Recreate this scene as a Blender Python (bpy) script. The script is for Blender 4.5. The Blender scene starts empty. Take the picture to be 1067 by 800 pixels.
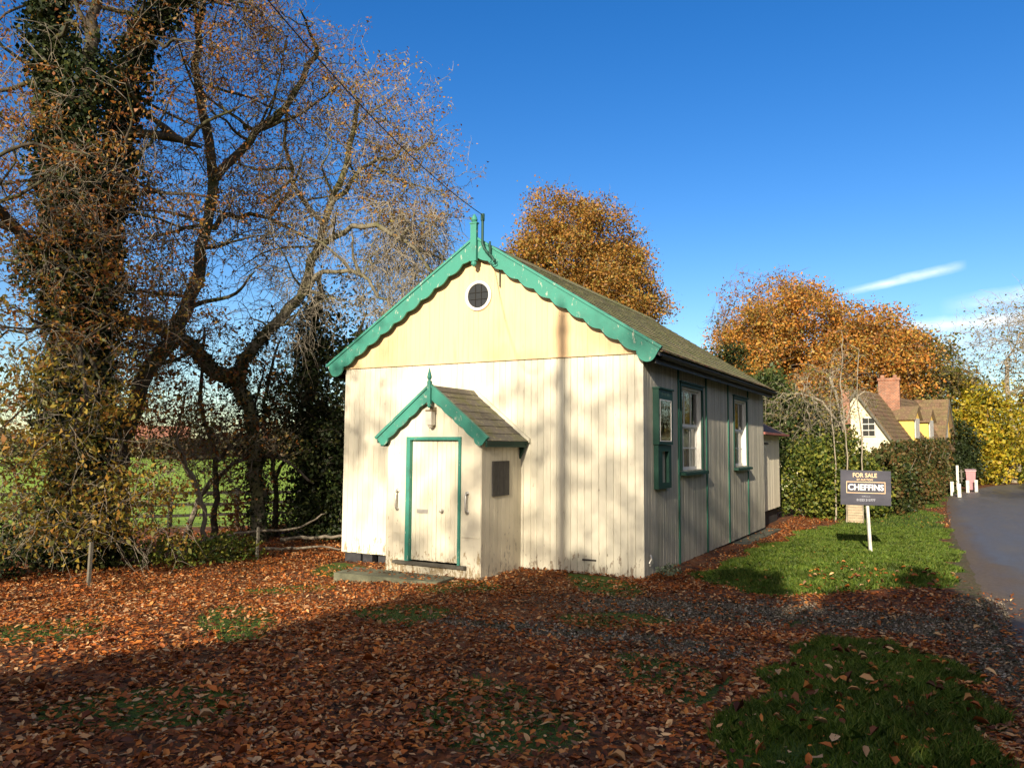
import bpy, math
import numpy as np
from mathutils import Vector, Matrix
rng = np.random.default_rng(11)
sc = bpy.context.scene
COL = sc.collection
R = math.radians

# ------------------------------------------------------------------ materials
class NT:
    def __init__(s, name):
        s.m = bpy.data.materials.new(name); s.m.use_nodes = True
        s.t = s.m.node_tree; s.t.nodes.clear()
        s.out = s.n('ShaderNodeOutputMaterial')
    def n(s, kind, **kw):
        nd = s.t.nodes.new(kind)
        for k, v in kw.items():
            if k in nd.inputs.keys() if isinstance(k, str) else False: nd.inputs[k].default_value = v
            else: setattr(nd, k, v)
        return nd
    def l(s, a, b): s.t.links.new(a, b); return b
    def val(s, sock, v):
        if isinstance(v, (int, float, tuple, list)): sock.default_value = v
        else: s.t.links.new(v, sock)
    def noise(s, vec, scale, detail=4, rough=.55, dist=0):
        nd = s.n('ShaderNodeTexNoise'); nd.inputs['Scale'].default_value = scale
        nd.inputs['Detail'].default_value = detail; nd.inputs['Roughness'].default_value = rough
        nd.inputs['Distortion'].default_value = dist
        if vec is not None: s.l(vec, nd.inputs['Vector'])
        return nd.outputs['Fac']
    def obj(s): return s.n('ShaderNodeNewGeometry').outputs['Position']
    def mapping(s, vec, scale=(1, 1, 1), loc=(0, 0, 0)):
        nd = s.n('ShaderNodeMapping'); nd.inputs['Scale'].default_value = scale; nd.inputs['Location'].default_value = loc
        s.l(vec, nd.inputs['Vector']); return nd.outputs['Vector']
    def ramp(s, fac, stops, interp='LINEAR'):
        nd = s.n('ShaderNodeValToRGB'); cr = nd.color_ramp; cr.interpolation = interp
        while len(cr.elements) < len(stops): cr.elements.new(.5)
        for e, (p, c) in zip(cr.elements, stops):
            e.position = p; e.color = (c[0], c[1], c[2], 1) if isinstance(c, (tuple, list)) else (c, c, c, 1)
        s.l(fac, nd.inputs['Fac']); return nd.outputs['Color']
    def mix(s, fac, a, b, mode='MIX'):
        nd = s.n('ShaderNodeMix'); nd.data_type = 'RGBA'; nd.blend_type = mode
        s.val(nd.inputs[0], fac)
        for i, v in ((6, a), (7, b)):
            if isinstance(v, (tuple, list)): v = (v[0], v[1], v[2], 1)
            s.val(nd.inputs[i], v)
        return nd.outputs[2]
    def math(s, op, a, b=0, c=0, clamp=False):
        nd = s.n('ShaderNodeMath'); nd.operation = op; nd.use_clamp = clamp
        s.val(nd.inputs[0], a); s.val(nd.inputs[1], b); s.val(nd.inputs[2], c); return nd.outputs[0]
    def bump(s, h, strength=.5, dist=.02):
        nd = s.n('ShaderNodeBump'); nd.inputs['Strength'].default_value = strength; nd.inputs['Distance'].default_value = dist
        s.l(h, nd.inputs['Height']); return nd.outputs['Normal']
    def bsdf(s, color, rough=.8, normal=None, metal=0, spec=.5):
        nd = s.n('ShaderNodeBsdfPrincipled')
        s.val(nd.inputs['Base Color'], (*color, 1) if isinstance(color, tuple) and len(color) == 3 else color)
        s.val(nd.inputs['Roughness'], rough); s.val(nd.inputs['Metallic'], metal)
        s.val(nd.inputs['Specular IOR Level'], spec)
        if normal is not None: s.l(normal, nd.inputs['Normal'])
        s.l(nd.outputs[0], s.out.inputs['Surface']); return nd
    def island(s): return s.n('ShaderNodeNewGeometry').outputs['Random Per Island']

def m_leaf(name, cols, trans=.35, scale=.6, dark=.75, rough=.6):
    t = NT(name); r = t.island()
    st = [(i / max(1, len(cols) - 1), c) for i, c in enumerate(cols)]
    c = t.ramp(r, st)
    n = t.noise(t.obj(), scale, 2)
    c = t.mix(1, c, t.ramp(n, [(.35, (dark, dark, dark)), (.65, (1.15, 1.12, 1.1))]), 'MULTIPLY')
    d = t.n('ShaderNodeBsdfDiffuse'); t.l(c, d.inputs['Color'])
    tr = t.n('ShaderNodeBsdfTranslucent'); t.l(c, tr.inputs['Color'])
    gl = t.n('ShaderNodeBsdfGlossy'); gl.inputs['Roughness'].default_value = .55; gl.inputs['Color'].default_value = (1, 1, 1, 1)
    a = t.n('ShaderNodeMixShader'); a.inputs[0].default_value = trans; t.l(d.outputs[0], a.inputs[1]); t.l(tr.outputs[0], a.inputs[2])
    b = t.n('ShaderNodeMixShader'); b.inputs[0].default_value = .02; t.l(a.outputs[0], b.inputs[1]); t.l(gl.outputs[0], b.inputs[2])
    t.l(b.outputs[0], t.out.inputs['Surface']); return t.m

def m_bark(name, a, b, scale=6, moss=None):
    t = NT(name); p = t.mapping(t.obj(), (1, 1, .35))
    n = t.noise(p, scale, 6, .65)
    c = t.ramp(n, [(.3, a), (.7, b)])
    if moss: c = t.mix(t.ramp(t.noise(t.obj(), 1.7, 3), [(.45, 0), (.6, 1)]), c, moss)
    t.bsdf(c, .95, t.bump(t.noise(p, scale * 3, 4), .7, .03), spec=.2); return t.m

def m_plain(name, c, rough=.6, metal=0, nscale=8, amt=.25, bump=.15, spec=.5):
    t = NT(name); n = t.noise(t.obj(), nscale, 5, .6)
    k = t.ramp(n, [(.3, 1 - amt), (.7, 1 + amt * .4)])
    cc = t.mix(1, c, k, 'MULTIPLY')
    t.bsdf(cc, rough, t.bump(t.noise(t.obj(), nscale * 5, 4), bump, .01), metal, spec); return t.m

def m_paint(name, base, dirt, peel, streak=.5, lowpeel=0., horiz=(14, 14, 1.2), green=None, board=.1, zpeel=.5, stripes=None, chip=0):
    """old painted timber: streaks of grime down the boards, bare spots and peeling near the foot"""
    t = NT(name); p = t.obj()
    s1 = t.noise(t.mapping(p, horiz), 1.0, 6, .65)
    s2 = t.noise(p, 1.3, 4, .6)
    r = t.island()
    c = t.mix(1, base, t.ramp(r, [(0, 1 - board), (1, 1 + board * .3)]), 'MULTIPLY')
    f = t.math('MULTIPLY', t.ramp(s1, [(.48, 0), (.72, 1)]), t.ramp(s2, [(.35, 0), (.65, 1)]))
    c = t.mix(t.math('MULTIPLY', f, streak), c, dirt)
    if stripes:
        s3 = t.noise(t.mapping(p, (34, 34, .5)), 1.0, 3, .7)
        c = t.mix(t.ramp(s3, [(.50, 0), (.62, .75)]), c, stripes)
    if green:
        c = t.mix(t.math('MULTIPLY', t.ramp(t.noise(p, 2.3, 5), [(.5, 0), (.75, .6)]), 1), c, green)
    # rising damp, dust, flaking
    sep = t.n('ShaderNodeSeparateXYZ'); t.l(p, sep.inputs[0])
    zf = t.math('SUBTRACT', 1, t.math('DIVIDE', sep.outputs['Z'], zpeel), clamp=True)
    pk = t.noise(t.mapping(p, (9, 9, 3.5)), 1.6, 8, .72)
    th = t.math('ADD', t.math('ADD', pk, chip), t.math('MULTIPLY', zf, .10 + lowpeel))
    pm = t.ramp(th, [(.66, 0), (.685, 1)])
    c = t.mix(pm, c, peel)
    h = t.math('ADD', t.math('MULTIPLY', s1, .4), t.math('MULTIPLY', pm, -.6))
    t.bsdf(c, .62, t.bump(h, .35, .012), spec=.35); return t.m

cream = m_paint('cream_board_paint', (.755, .715, .575), (.46, .41, .31), (.36, .30, .22), .7, .05)
cream_porch = m_paint('porch_paint', (.77, .715, .56), (.55, .47, .33), (.42, .33, .20), .45, .08, zpeel=.7)
yellow = m_paint('gable_paint', (.76, .535, .31), (.60, .38, .20), (.55, .38, .22), .8, -.3, board=.03, zpeel=.1)
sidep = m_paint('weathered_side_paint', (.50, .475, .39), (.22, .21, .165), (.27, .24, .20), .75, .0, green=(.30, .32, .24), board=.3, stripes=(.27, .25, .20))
greenp = m_paint('green_trim_paint', (.04, .25, .19), (.05, .15, .12), (.36, .44, .36), .9, .02, (6, 6, 6), board=.08, zpeel=.01, chip=.055)
greend = m_paint('dark_green_paint', (.010, .062, .043), (.008, .045, .035), (.10, .13, .1), .5, -.02, (6, 6, 6), board=.08, zpeel=.01)
greenb = m_paint('batten_green_paint', (.018, .135, .09), (.010, .06, .045), (.16, .2, .16), .7, .0, (6, 6, 6), board=.08, zpeel=.01)
white = m_paint('white_sash_paint', (.78, .77, .72), (.45, .43, .38), (.4, .36, .3), .5, -.05, board=.05, zpeel=.01)
black = m_plain('black_fascia', (.018, .018, .018), .6)
blackplinth = m_plain('tarred_plinth', (.035, .036, .040), .8, amt=.5)
concrete = m_plain('mossy_concrete', (.15, .155, .10), .9, nscale=5, amt=.5, bump=.5)
wood = m_plain('silvered_timber', (.13, .12, .095), .9, nscale=9, amt=.4, bump=.4)
darkwood = m_plain('dark_boarding', (.045, .042, .040), .7, nscale=12, amt=.4)
rail_m = m_plain('fence_timber', (.028, .026, .020), .9, nscale=7, amt=.4, bump=.4)
chrome = m_plain('steel', (.62, .60, .55), .42, .55, amt=.2, bump=.05)
lamp_m = m_plain('frosted_lamp_glass', (.62, .58, .50), .35, amt=.15)
cable_m = m_plain('cable_rubber', (.012, .012, .012), .6)
pole_m = m_plain('creosoted_pole', (.09, .07, .05), .9)
pinkbin = m_plain('faded_maroon_plastic', (.42, .20, .22), .5, amt=.15)
whitepost = m_plain('white_post_paint', (.62, .61, .56), .6, amt=.3)
curtain_m = m_plain('net_curtain', (.62, .62, .60), .9, nscale=4)
curtain_b = m_plain('brown_curtain', (.16, .10, .08), .9, nscale=4)
interior = m_plain('dark_interior', (.03, .028, .025), .95)
brick = None

def m_slate(name, a, b, moss, mossamt=.5, red=None):
    t = NT(name); p = t.obj(); r = t.island()
    c = t.ramp(r, [(0, a), (.8, b), (1, (a[0] * .6, a[1] * .6, a[2] * .6))])
    c = t.mix(t.ramp(t.noise(p, 2.2, 6, .7), [(.5 - .2 * mossamt, 0), (.62, 1)]), c, moss)
    c = t.mix(t.ramp(t.noise(p, 14, 5, .7), [(.56, 0), (.66, .7)]), c, (moss[0] * 2.6, moss[1] * 2.4, moss[2] * 2.4))
    if red: c = t.mix(t.ramp(t.noise(p, 3.1, 3), [(.6, 0), (.66, 1)]), c, red)
    t.bsdf(c, .9, t.bump(t.noise(p, 40, 5, .7), .7, .012), spec=.25); return t.m
roofm = m_slate('mossy_roof_tile', (.25, .20, .13), (.18, .14, .09), (.165, .18, .065), .8)
eavem = m_slate('eave_tile_terracotta', (.20, .12, .07), (.15, .10, .07), (.12, .12, .05), .3, (.42, .14, .08))
slatem = m_slate('porch_slate', (.19, .17, .14), (.15, .14, .12), (.16, .16, .08), .2)
tilem = m_slate('cottage_tile', (.20, .12, .075), (.13, .085, .06), (.15, .12, .06), .4)
annexroof = m_slate('annex_slate', (.07, .075, .085), (.10, .09, .085), (.12, .06, .05), .15)

def m_glass(name, dark=(.02, .022, .02), clear=.5):
    t = NT(name)
    g = t.n('ShaderNodeBsdfGlossy'); g.inputs['Roughness'].default_value = .03
    nz = t.bump(t.noise(t.obj(), 3, 2), .04, .05); t.l(nz, g.inputs['Normal'])
    tr = t.n('ShaderNodeBsdfTransparent'); tr.inputs[0].default_value = (.82, .85, .82, 1)
    f = t.n('ShaderNodeFresnel'); f.inputs[0].default_value = 1.5
    k = t.math('ADD', t.math('MULTIPLY', f.outputs[0], .75), .03, clamp=True)
    m = t.n('ShaderNodeMixShader'); t.l(k, m.inputs[0]); t.l(tr.outputs[0], m.inputs[1]); t.l(g.outputs[0], m.inputs[2])
    t.l(m.outputs[0], t.out.inputs['Surface']); return t.m
glass = m_glass('window_glass')

def m_brick(name, a, b, mortar, sx=1.0):
    t = NT(name); p = t.obj()
    tx = t.n('ShaderNodeTexBrick'); tx.inputs['Scale'].default_value = 4.4 * sx
    tx.inputs['Color1'].default_value = (*a, 1); tx.inputs['Color2'].default_value = (*b, 1); tx.inputs['Mortar'].default_value = (*mortar, 1)
    tx.inputs['Mortar Size'].default_value = .02
    mp = t.n('ShaderNodeCombineXYZ'); s = t.n('ShaderNodeSeparateXYZ'); t.l(p, s.inputs[0])
    t.l(t.math('ADD', s.outputs[0], s.outputs[1]), mp.inputs[0]); t.l(s.outputs[2], mp.inputs[1])
    t.l(mp.outputs[0], tx.inputs['Vector'])
    c = t.mix(1, tx.outputs['Color'], t.ramp(t.noise(p, 3, 5), [(.3, .65), (.7, 1.1)]), 'MULTIPLY')
    t.bsdf(c, .9, t.bump(tx.outputs['Fac'], -.5, .01)); return t.m
brick_r = m_brick('red_brick', (.36, .14, .08), (.22, .10, .065), (.34, .27, .2), .8)
brick_y = m_brick('buff_brick', (.50, .40, .27), (.40, .32, .22), (.30, .26, .2))
render_c = m_plain('cream_render', (.78, .72, .50), .9, nscale=3, amt=.15)
render_y = m_plain('yellow_render', (.82, .56, .14), .9, nscale=3, amt=.12)
tv_m = m_plain('aluminium', (.4, .4, .4), .4, 1)

def m_sign():
    t = NT('sign_board_face'); p = t.obj()
    n = t.noise(t.mapping(p, (1, 1, 2.5)), 1.6, 3)
    t.bsdf(t.ramp(n, [(.3, (.055, .057, .075)), (.7, (.10, .10, .125))]), .38, spec=.6); return t.m
signm = m_sign()
s_white = m_plain('sign_white', (.82, .82, .82), .5, amt=.02)
s_gold = m_plain('sign_gold', (.85, .60, .36), .5, amt=.02)
s_grey = m_plain('sign_grey_lettering', (.42, .44, .50), .5, amt=.02)

# ------------------------------------------------------------------ mesh helpers
def tag(o, label=None, cat=None, group=None, kind=None):
    if label: o['label'] = label
    if cat: o['category'] = cat
    if group: o['group'] = group
    if kind: o['kind'] = kind
    return o
def empty(name, loc=(0, 0, 0)):
    o = bpy.data.objects.new(name, None); o.location = loc; o.empty_display_size = .2; COL.objects.link(o); return o
def link(name, me, mat, parent=None, smooth=False):
    if mat is not None:
        me.materials.append(mat)
    o = bpy.data.objects.new(name, me); COL.objects.link(o)
    if parent is not None:
        o.parent = parent
        o.matrix_parent_inverse = Matrix.Identity(4)
        P = parent; off = Vector((0, 0, 0))
        while P is not None: off += P.location; P = P.parent
        o.location = -off if me.get('w', 1) else (0, 0, 0)
    if smooth: me.shade_smooth()
    return o
def np_mesh(name, V, F, mat, parent=None, smooth=False):
    V = np.asarray(V, dtype=np.float32); F = np.asarray(F, dtype=np.int32)
    me = bpy.data.meshes.new(name); k = F.shape[1]
    me.vertices.add(len(V)); me.vertices.foreach_set('co', V.ravel())
    me.loops.add(F.size); me.loops.foreach_set('vertex_index', F.ravel())
    me.polygons.add(len(F)); me.polygons.foreach_set('loop_start', np.arange(0, F.size, k, dtype=np.int32))
    me.polygons.foreach_set('loop_total', np.full(len(F), k, dtype=np.int32))
    me.update(calc_edges=True); me.validate()
    return link(name, me, mat, parent, smooth)
class MB:
    def __init__(s): s.v = []; s.f = []
    def quad(s, *p):
        i = len(s.v); s.v += [tuple(q) for q in p]; s.f.append(tuple(range(i, i + len(p)))); return s
    def prism(s, poly, ext):
        n = len(poly); i = len(s.v); e = Vector(ext)
        s.v += [tuple(p) for p in poly] + [tuple(Vector(p) + e) for p in poly]
        s.f.append(tuple(range(i, i + n))); s.f.append(tuple(range(i + 2 * n - 1, i + n - 1, -1)))
        for k in range(n): s.f.append((i + k, i + n + k, i + n + (k + 1) % n, i + (k + 1) % n))
        return s
    def box(s, x0, x1, y0, y1, z0, z1):
        return s.prism([(x0, y0, z0), (x1, y0, z0), (x1, y1, z0), (x0, y1, z0)], (0, 0, z1 - z0))
    def tube(s, pts, rad, sides=8, cap=True):
        pts = [Vector(p) for p in pts]
        if not hasattr(rad, '__len__'): rad = [rad] * len(pts)
        rings = []; ref = Vector((0, 0, 1))
        for i, p in enumerate(pts):
            d = (pts[min(i + 1, len(pts) - 1)] - pts[max(i - 1, 0)]).normalized()
            a = d.cross(ref if abs(d.dot(ref)) < .95 else Vector((1, 0, 0))).normalized(); b = d.cross(a)
            i0 = len(s.v); rings.append(i0)
            for k in range(sides):
                an = 2 * math.pi * k / sides
                s.v.append(tuple(p + (a * math.cos(an) + b * math.sin(an)) * rad[i]))
        for i0, i1 in zip(rings, rings[1:]):
            for k in range(sides): s.f.append((i0 + k, i0 + (k + 1) % sides, i1 + (k + 1) % sides, i1 + k))
        if cap:
            s.f.append(tuple(range(rings[0] + sides - 1, rings[0] - 1, -1))); s.f.append(tuple(range(rings[-1], rings[-1] + sides)))
        return s
    def ball(s, c, r, seg=10, rings=7, sz=1):
        pts = [(c[0], c[1], c[2] - r * sz * math.cos(math.pi * i / rings)) for i in range(rings + 1)]
        return s.tube(pts, [max(r * math.sin(math.pi * i / rings), r * .02) for i in range(rings + 1)], seg)
    def build(s, name, mat, parent=None, smooth=False):
        me = bpy.data.meshes.new(name); me.from_pydata(s.v, [], s.f); me.update()
        return link(name, me, mat, parent, smooth)

# ------------------------------------------------------------------ terrain
def ss(a, b, t):
    t = np.clip((t - a) / (b - a), 0, 1); return t * t * (3 - 2 * t)
def g0(x, y):
    x = np.asarray(x, float); y = np.asarray(y, float)
    z = .33 * ss(-1.5, -10, y) - .2 * ss(-1.5, -6.5, x) * ss(-10, -3, y) - .1 * ss(2, 9, y) - .25 * ss(-9, -16, x)
    z = z + .17 * np.exp(-((x - 3.45) / .75) ** 2 - ((y + 5.4) / 1.9) ** 2) + .1 * np.exp(-((x - 3.0) / 1.1) ** 2 - ((y - 4) / 2.5) ** 2)
    return z
RE_Y = np.array([-80, -20, -8, -3, -1, 1.5, 6, 10, 18, 25, 30, 34, 37, 43, 49.5, 56])
RE_X = np.array([4.6, 4.6, 4.55, 4.6, 4.5, 4.42, 4.33, 4.2, 4.05, 4.05, 4.25, 4.7, 5.3, 6.4, 8.7, 12.5])
def wob(x, y):
    return .12 * np.sin(x * 2.1 + y * 1.3) + .09 * np.sin(y * 3.7 - x * 1.9) + .06 * np.sin(x * 7.3 + y * 5.1)
def road_d(x, y):   # signed distance inside the carriageway from its west edge
    return np.where(y < 56, x - np.interp(y, RE_Y, RE_X), -1)
def ground_z(x, y):
    d = road_d(x, y)
    return g0(x, y) - .045 * ss(.02, .25, d) * (x < 16) * (y < 56)
MOUND = np.array([(2.78, -8.6), (2.92, -7.3), (2.74, -6.5), (2.66, -5.7), (2.74, -4.6), (3.0, -3.15), (3.45, -2.65), (3.85, -3.15), (4.2, -3.97), (4.4, -4.95), (4.45, -6), (4.4, -9.0), (3.4, -9.3)])
VERGE = np.array([(.55, 2.2), (.72, 3.4), (.75, 7.9), (1.0, 10.7), (1.9, 14.6), (2.7, 17.3), (3.45, 19.6), (3.9, 18), (4.1, 10), (4.22, 5), (4.24, 3.3), (4.05, 1.9), (3.05, .25), (1.9, -.3), (1.0, .1), (.7, 1.0)])
VERGE2 = np.array([(2.2, 17.5), (3.9, 21), (3.95, 26), (4.2, 31), (4.9, 35), (5.0, 37), (3.6, 37), (3.3, 28), (2.5, 21)])
def inpoly(x, y, P):
    r = np.zeros(np.shape(x), bool); j = len(P) - 1
    for i in range(len(P)):
        xi, yi = P[i]; xj, yj = P[j]
        c = ((yi > y) != (yj > y)) & (x < (xj - xi) * (y - yi) / (yj - yi + 1e-12) + xi)
        r ^= c; j = i
    return r
def soft(x, y, P):
    a = 0
    for dx, dy in ((0, 0), (.12, 0), (-.12, 0), (0, .12), (0, -.12), (.2, .2), (-.2, -.2)):
        a = a + inpoly(x + dx + wob(x, y), y + dy + wob(y, x), P)
    return a / 7.
def f_grass(x, y):
    gr = np.maximum(np.maximum(soft(x, y, MOUND), soft(x, y, VERGE)), soft(x, y, VERGE2))
    patch = .75 * ss(.50, .90, .5 + .5 * np.sin(x * 1.9 + 1.3 * np.sin(y * 1.1)) * np.sin(y * 1.7 + x * .6)) * (x > -6) * (x < 2.6) * (y < -.1)
    return np.maximum(gr, patch * (x < 3))
def f_gravel(x, y):
    c = np.exp(-((y + 1.9 - .22 * (x - 1) + .1 * np.sin(x * 2)) / .75) ** 2) * ss(-1.0, .8, x) * ss(4.9, 4.2, x)
    c = np.maximum(c, .7 * np.exp(-((y + 4.1 - .1 * x) / .5) ** 2) * ss(-2, 0, x) * ss(2.9, 2.2, x))
    c = np.maximum(c, .9 * np.exp(-((x - 4.4) / .35) ** 2) * ss(-6, -3, y))
    return c
def f_field(x, y):
    # beyond the paddock fence
    return ss(-.3, .3, -((x + 18.9) * (6.2) - (y - .7) * 4.65) / 7.75) * (x < -3)

def axis(a, b, step, far, grow=1.17):
    c = list(np.arange(a, b + 1e-6, step)); s = step; v = b
    while v < far: s *= grow; v += s; c.append(v)
    s = step; v = a
    while v > -far: s *= grow; v -= s; c.insert(0, v)
    return np.array(c)
def grid_sheet(name, xs, ys, zf, mat, attrs):
    X, Y = np.meshgrid(xs, ys); Z = zf(X, Y); nx, ny = len(xs), len(ys)
    V = np.stack([X.ravel(), Y.ravel(), Z.ravel()], 1)
    i = np.arange(nx - 1)[None, :] + nx * np.arange(ny - 1)[:, None]; i = i.ravel()
    F = np.stack([i, i + 1, i + 1 + nx, i + nx], 1)
    o = np_mesh(name, V, F, mat, None, True)
    for k, f in attrs.items():
        a = o.data.attributes.new(k, 'FLOAT', 'POINT'); a.data.foreach_set('value', f(X, Y).ravel().astype(np.float32))
    return o

def m_ground():
    t = NT('leaf_littered_ground'); p = t.obj()
    def at(n): return t.n('ShaderNodeAttribute', attribute_name=n).outputs['Fac']
    fine = t.noise(p, 26, 6, .7); mid = t.noise(p, 3.2, 5, .6)
    vo = t.n('ShaderNodeTexVoronoi'); vo.inputs['Scale'].default_value = 17; vo.inputs['Randomness'].default_value = 1
    t.l(t.mix(.12, p, t.n('ShaderNodeTexNoise').outputs['Color']), vo.inputs['Vector'])
    sp = t.n('ShaderNodeSeparateColor'); t.l(vo.outputs['Color'], sp.inputs[0])
    lit = t.ramp(sp.outputs[0], [(0, (.05, .018, .008)), (.3, (.15, .042, .014)), (.6, (.27, .08, .022)), (.85, (.20, .085, .03)), (1, (.34, .15, .06))])
    soil = t.ramp(fine, [(.3, (.030, .022, .015)), (.7, (.08, .062, .042))])
    base = t.mix(t.ramp(mid, [(.42, .35), (.60, .95)]), soil, lit)
    gr = t.ramp(fine, [(.25, (.018, .035, .006)), (.55, (.055, .10, .016)), (.8, (.11, .16, .03))])
    gv = t.ramp(t.noise(p, 34, 7, .85), [(.32, (.035, .024, .014)), (.5, (.105, .078, .048)), (.6, (.17, .14, .095)), (.72, (.36, .31, .23))])
    gv = t.mix(t.ramp(t.noise(p, 5, 6, .7), [(.45, 0), (.6, .75)]), gv, (.06, .075, .022))
    def br(a, k, lo, hi): return t.ramp(t.math('ADD', a, t.math('MULTIPLY', t.math('SUBTRACT', t.noise(p, k, 5, .65), .5), 1.1)), [(lo, 0), (hi, 1)])
    c = t.mix(br(at('gravel'), 5, .42, .62), base, gv)
    c = t.mix(br(at('grass'), 7, .38, .52), c, gr)
    fd = t.ramp(t.noise(p, .8, 6, .65), [(.3, (.20, .32, .035)), (.6, (.30, .44, .055)), (.8, (.38, .50, .09))])
    c = t.mix(at('field'), c, fd)
    h = t.math('ADD', t.math('MULTIPLY', vo.outputs['Distance'], 1.2), fine)
    t.bsdf(c, .92, t.bump(h, .6, .03), spec=.2); return t.m
gnd = grid_sheet('ground', axis(-13, 5, .11, 1500), axis(-11, 14, .11, 1500), ground_z, m_ground(),
                 {'grass': f_grass, 'gravel': f_gravel, 'field': f_field})
tag(gnd, kind='structure')

def m_road():
    t = NT('damp_asphalt'); p = t.obj()
    d = t.n('ShaderNodeAttribute', attribute_name='edge').outputs['Fac']
    fine = t.noise(p, 45, 6, .85)
    c = t.ramp(fine, [(.3, (.050, .047, .042)), (.7, (.14, .132, .12))])
    patch = t.noise(t.mapping(p, (1, .25, 1)), 1.6, 5, .6)
    c = t.mix(t.ramp(patch, [(.4, 0), (.7, .5)]), c, (.13, .13, .135))
    mud = t.ramp(t.noise(p, 18, 6, .7), [(.3, (.06, .045, .032)), (.7, (.15, .115, .082))])
    e = t.math('ADD', d, t.math('MULTIPLY', t.math('SUBTRACT', t.noise(t.mapping(p, (1, .4, 1)), 2.2, 5, .6), .5), 1.1))
    mf = t.ramp(e, [(.35, 1), (1.0, 0)])
    c = t.mix(mf, c, mud)
    r = t.ramp(patch, [(.35, .38), (.7, .66)])
    t.bsdf(c, t.math('ADD', r, t.math('MULTIPLY', mf, .3)), t.bump(fine, .35, .006), spec=.5); return t.m
# road: strip swept along its west edge
ry = np.concatenate([np.arange(-80, -12, 2.0), np.arange(-12, 20, .3), np.arange(20, 56.01, .5)])
rx = np.interp(ry, RE_Y, RE_X)
ee = np.stack([rx, ry], 1)
tail = np.array([(17.5, 60.5), (24, 64), (34, 67), (60, 71), (120, 76)])
ee = np.concatenate([ee, tail])
k5 = np.ones(5) / 5
es = ee.copy()
for _ in range(3):
    for c_ in (0, 1): es[2:-2, c_] = np.convolve(es[:, c_], k5, 'valid')
tan = np.gradient(es, axis=0); tan /= np.linalg.norm(tan, axis=1)[:, None]
nor = np.stack([tan[:, 1], -tan[:, 0]], 1)
offs = np.array([0, .12, .25, .4, .6, .85, 1.2, 1.7, 2.4, 3.2, 4.2, 4.6])
V = []; ED = []
for i in range(len(es)):
    for o_ in offs:
        x, y = es[i] + nor[i] * (o_ + (.05 * math.sin(es[i, 1] * 4.1) + .04 * math.sin(es[i, 1] * 9.7) if o_ == 0 and abs(es[i, 1]) < 20 else 0))
        V.append((x, y, float(g0(x, y)) + .006 - (.02 if o_ in (0,) else 0))); ED.append(min(o_ / (1.0 if es[i, 1] < 5 else .55), (4.6 - o_) / .5 + .2, 1.6 if es[i,1] > -2 else 9))
nx = len(offs); i = (np.arange(nx - 1)[None, :] + nx * np.arange(len(es) - 1)[:, None]).ravel()
road = np_mesh('road', V, np.stack([i, i + nx, i + nx + 1, i + 1], 1)[:, ::-1], m_road(), None, True)
a = road.data.attributes.new('edge', 'FLOAT', 'POINT'); a.data.foreach_set('value', np.array(ED, dtype=np.float32))
tag(road, kind='structure')

# ------------------------------------------------------------------ leaves
def leaf_mesh(name, P, size, mat, parent=None, flat=None, aspect=.6, jit=.35, droop=0, fold=.25, oval=False):
    """one bent four-cornered blade per point"""
    n = len(P)
    if n == 0: return None
    P = np.asarray(P, float)
    sz = size * (1 + jit * rng.normal(size=n)).clip(.45, 1.9)
    d = rng.normal(size=(n, 3)); d[:, 2] -= droop
    if flat is not None: d[:, 2] *= flat
    d /= np.linalg.norm(d, axis=1)[:, None]
    r = rng.normal(size=(n, 3))
    if flat is not None: r = np.array([0, 0, 1.]) + r * flat
    s = np.cross(d, r); s /= np.linalg.norm(s, axis=1)[:, None] + 1e-9
    nn = np.cross(s, d)
    L = sz[:, None]; W = L * aspect * .5
    a = P - d * L * .5; c = P + d * L * .5 + nn * L * rng.uniform(-.15, .25, (n, 1))
    up = nn * L * fold * rng.uniform(0, 1.4, (n, 1))
    b = P + s * W + up; e = P - s * W + up
    if oval:
        bend = nn * L * rng.uniform(-.08, .16, (n, 1)); w1, w2 = rng.uniform(.75, 1.1, (2, n, 1)); m0 = P - d * L * .18 + bend * .3; m1 = P + d * L * .20 + bend * .6
        q = [a, m0 + s * W * w1 + up, m1 + s * W * w2 * .85 + up * 1.1, c + bend, m1 - s * W * w1 * .8 + up * .9, m0 - s * W * w2 + up * .8]
        o_ = np_mesh(name, np.stack(q, 1).reshape(-1, 3), (np.arange(n) * 6)[:, None, None].repeat(2, 1).reshape(-1, 1) + np.tile(np.array([[0, 1, 2, 3], [0, 3, 4, 5]]), (n, 1)), mat, parent); return o_
    V = np.stack([a, b, c, e], 1).reshape(-1, 3)
    F = np.arange(4 * n).reshape(-1, 4)
    return np_mesh(name, V, F, mat, parent)

def tri_tubes(A, B, ra, rb):
    """many thin three-sided tapered twigs; returns V,F"""
    A = np.asarray(A); B = np.asarray(B); n = len(A)
    d = B - A; d /= np.linalg.norm(d, axis=1)[:, None] + 1e-9
    ref = np.where(np.abs(d[:, 2:3]) < .9, np.array([[0, 0, 1.]]), np.array([[1., 0, 0]]))
    u = np.cross(d, ref); u /= np.linalg.norm(u, axis=1)[:, None]; w = np.cross(d, u)
    ra = np.asarray(ra).reshape(-1, 1); rb = np.asarray(rb).reshape(-1, 1); rows = []
    for C, r in ((A, ra), (B, rb)):
        for k in range(3):
            an = 2 * math.pi * k / 3; rows.append(C + (u * math.cos(an) + w * math.sin(an)) * r)
    V = np.stack(rows, 1).reshape(-1, 3); b = (np.arange(n) * 6)[:, None]
    F = np.concatenate([b + np.array([[0, 1, 4, 3]]), b + np.array([[1, 2, 5, 4]]), b + np.array([[2, 0, 3, 5]])])
    return V, F

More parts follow.
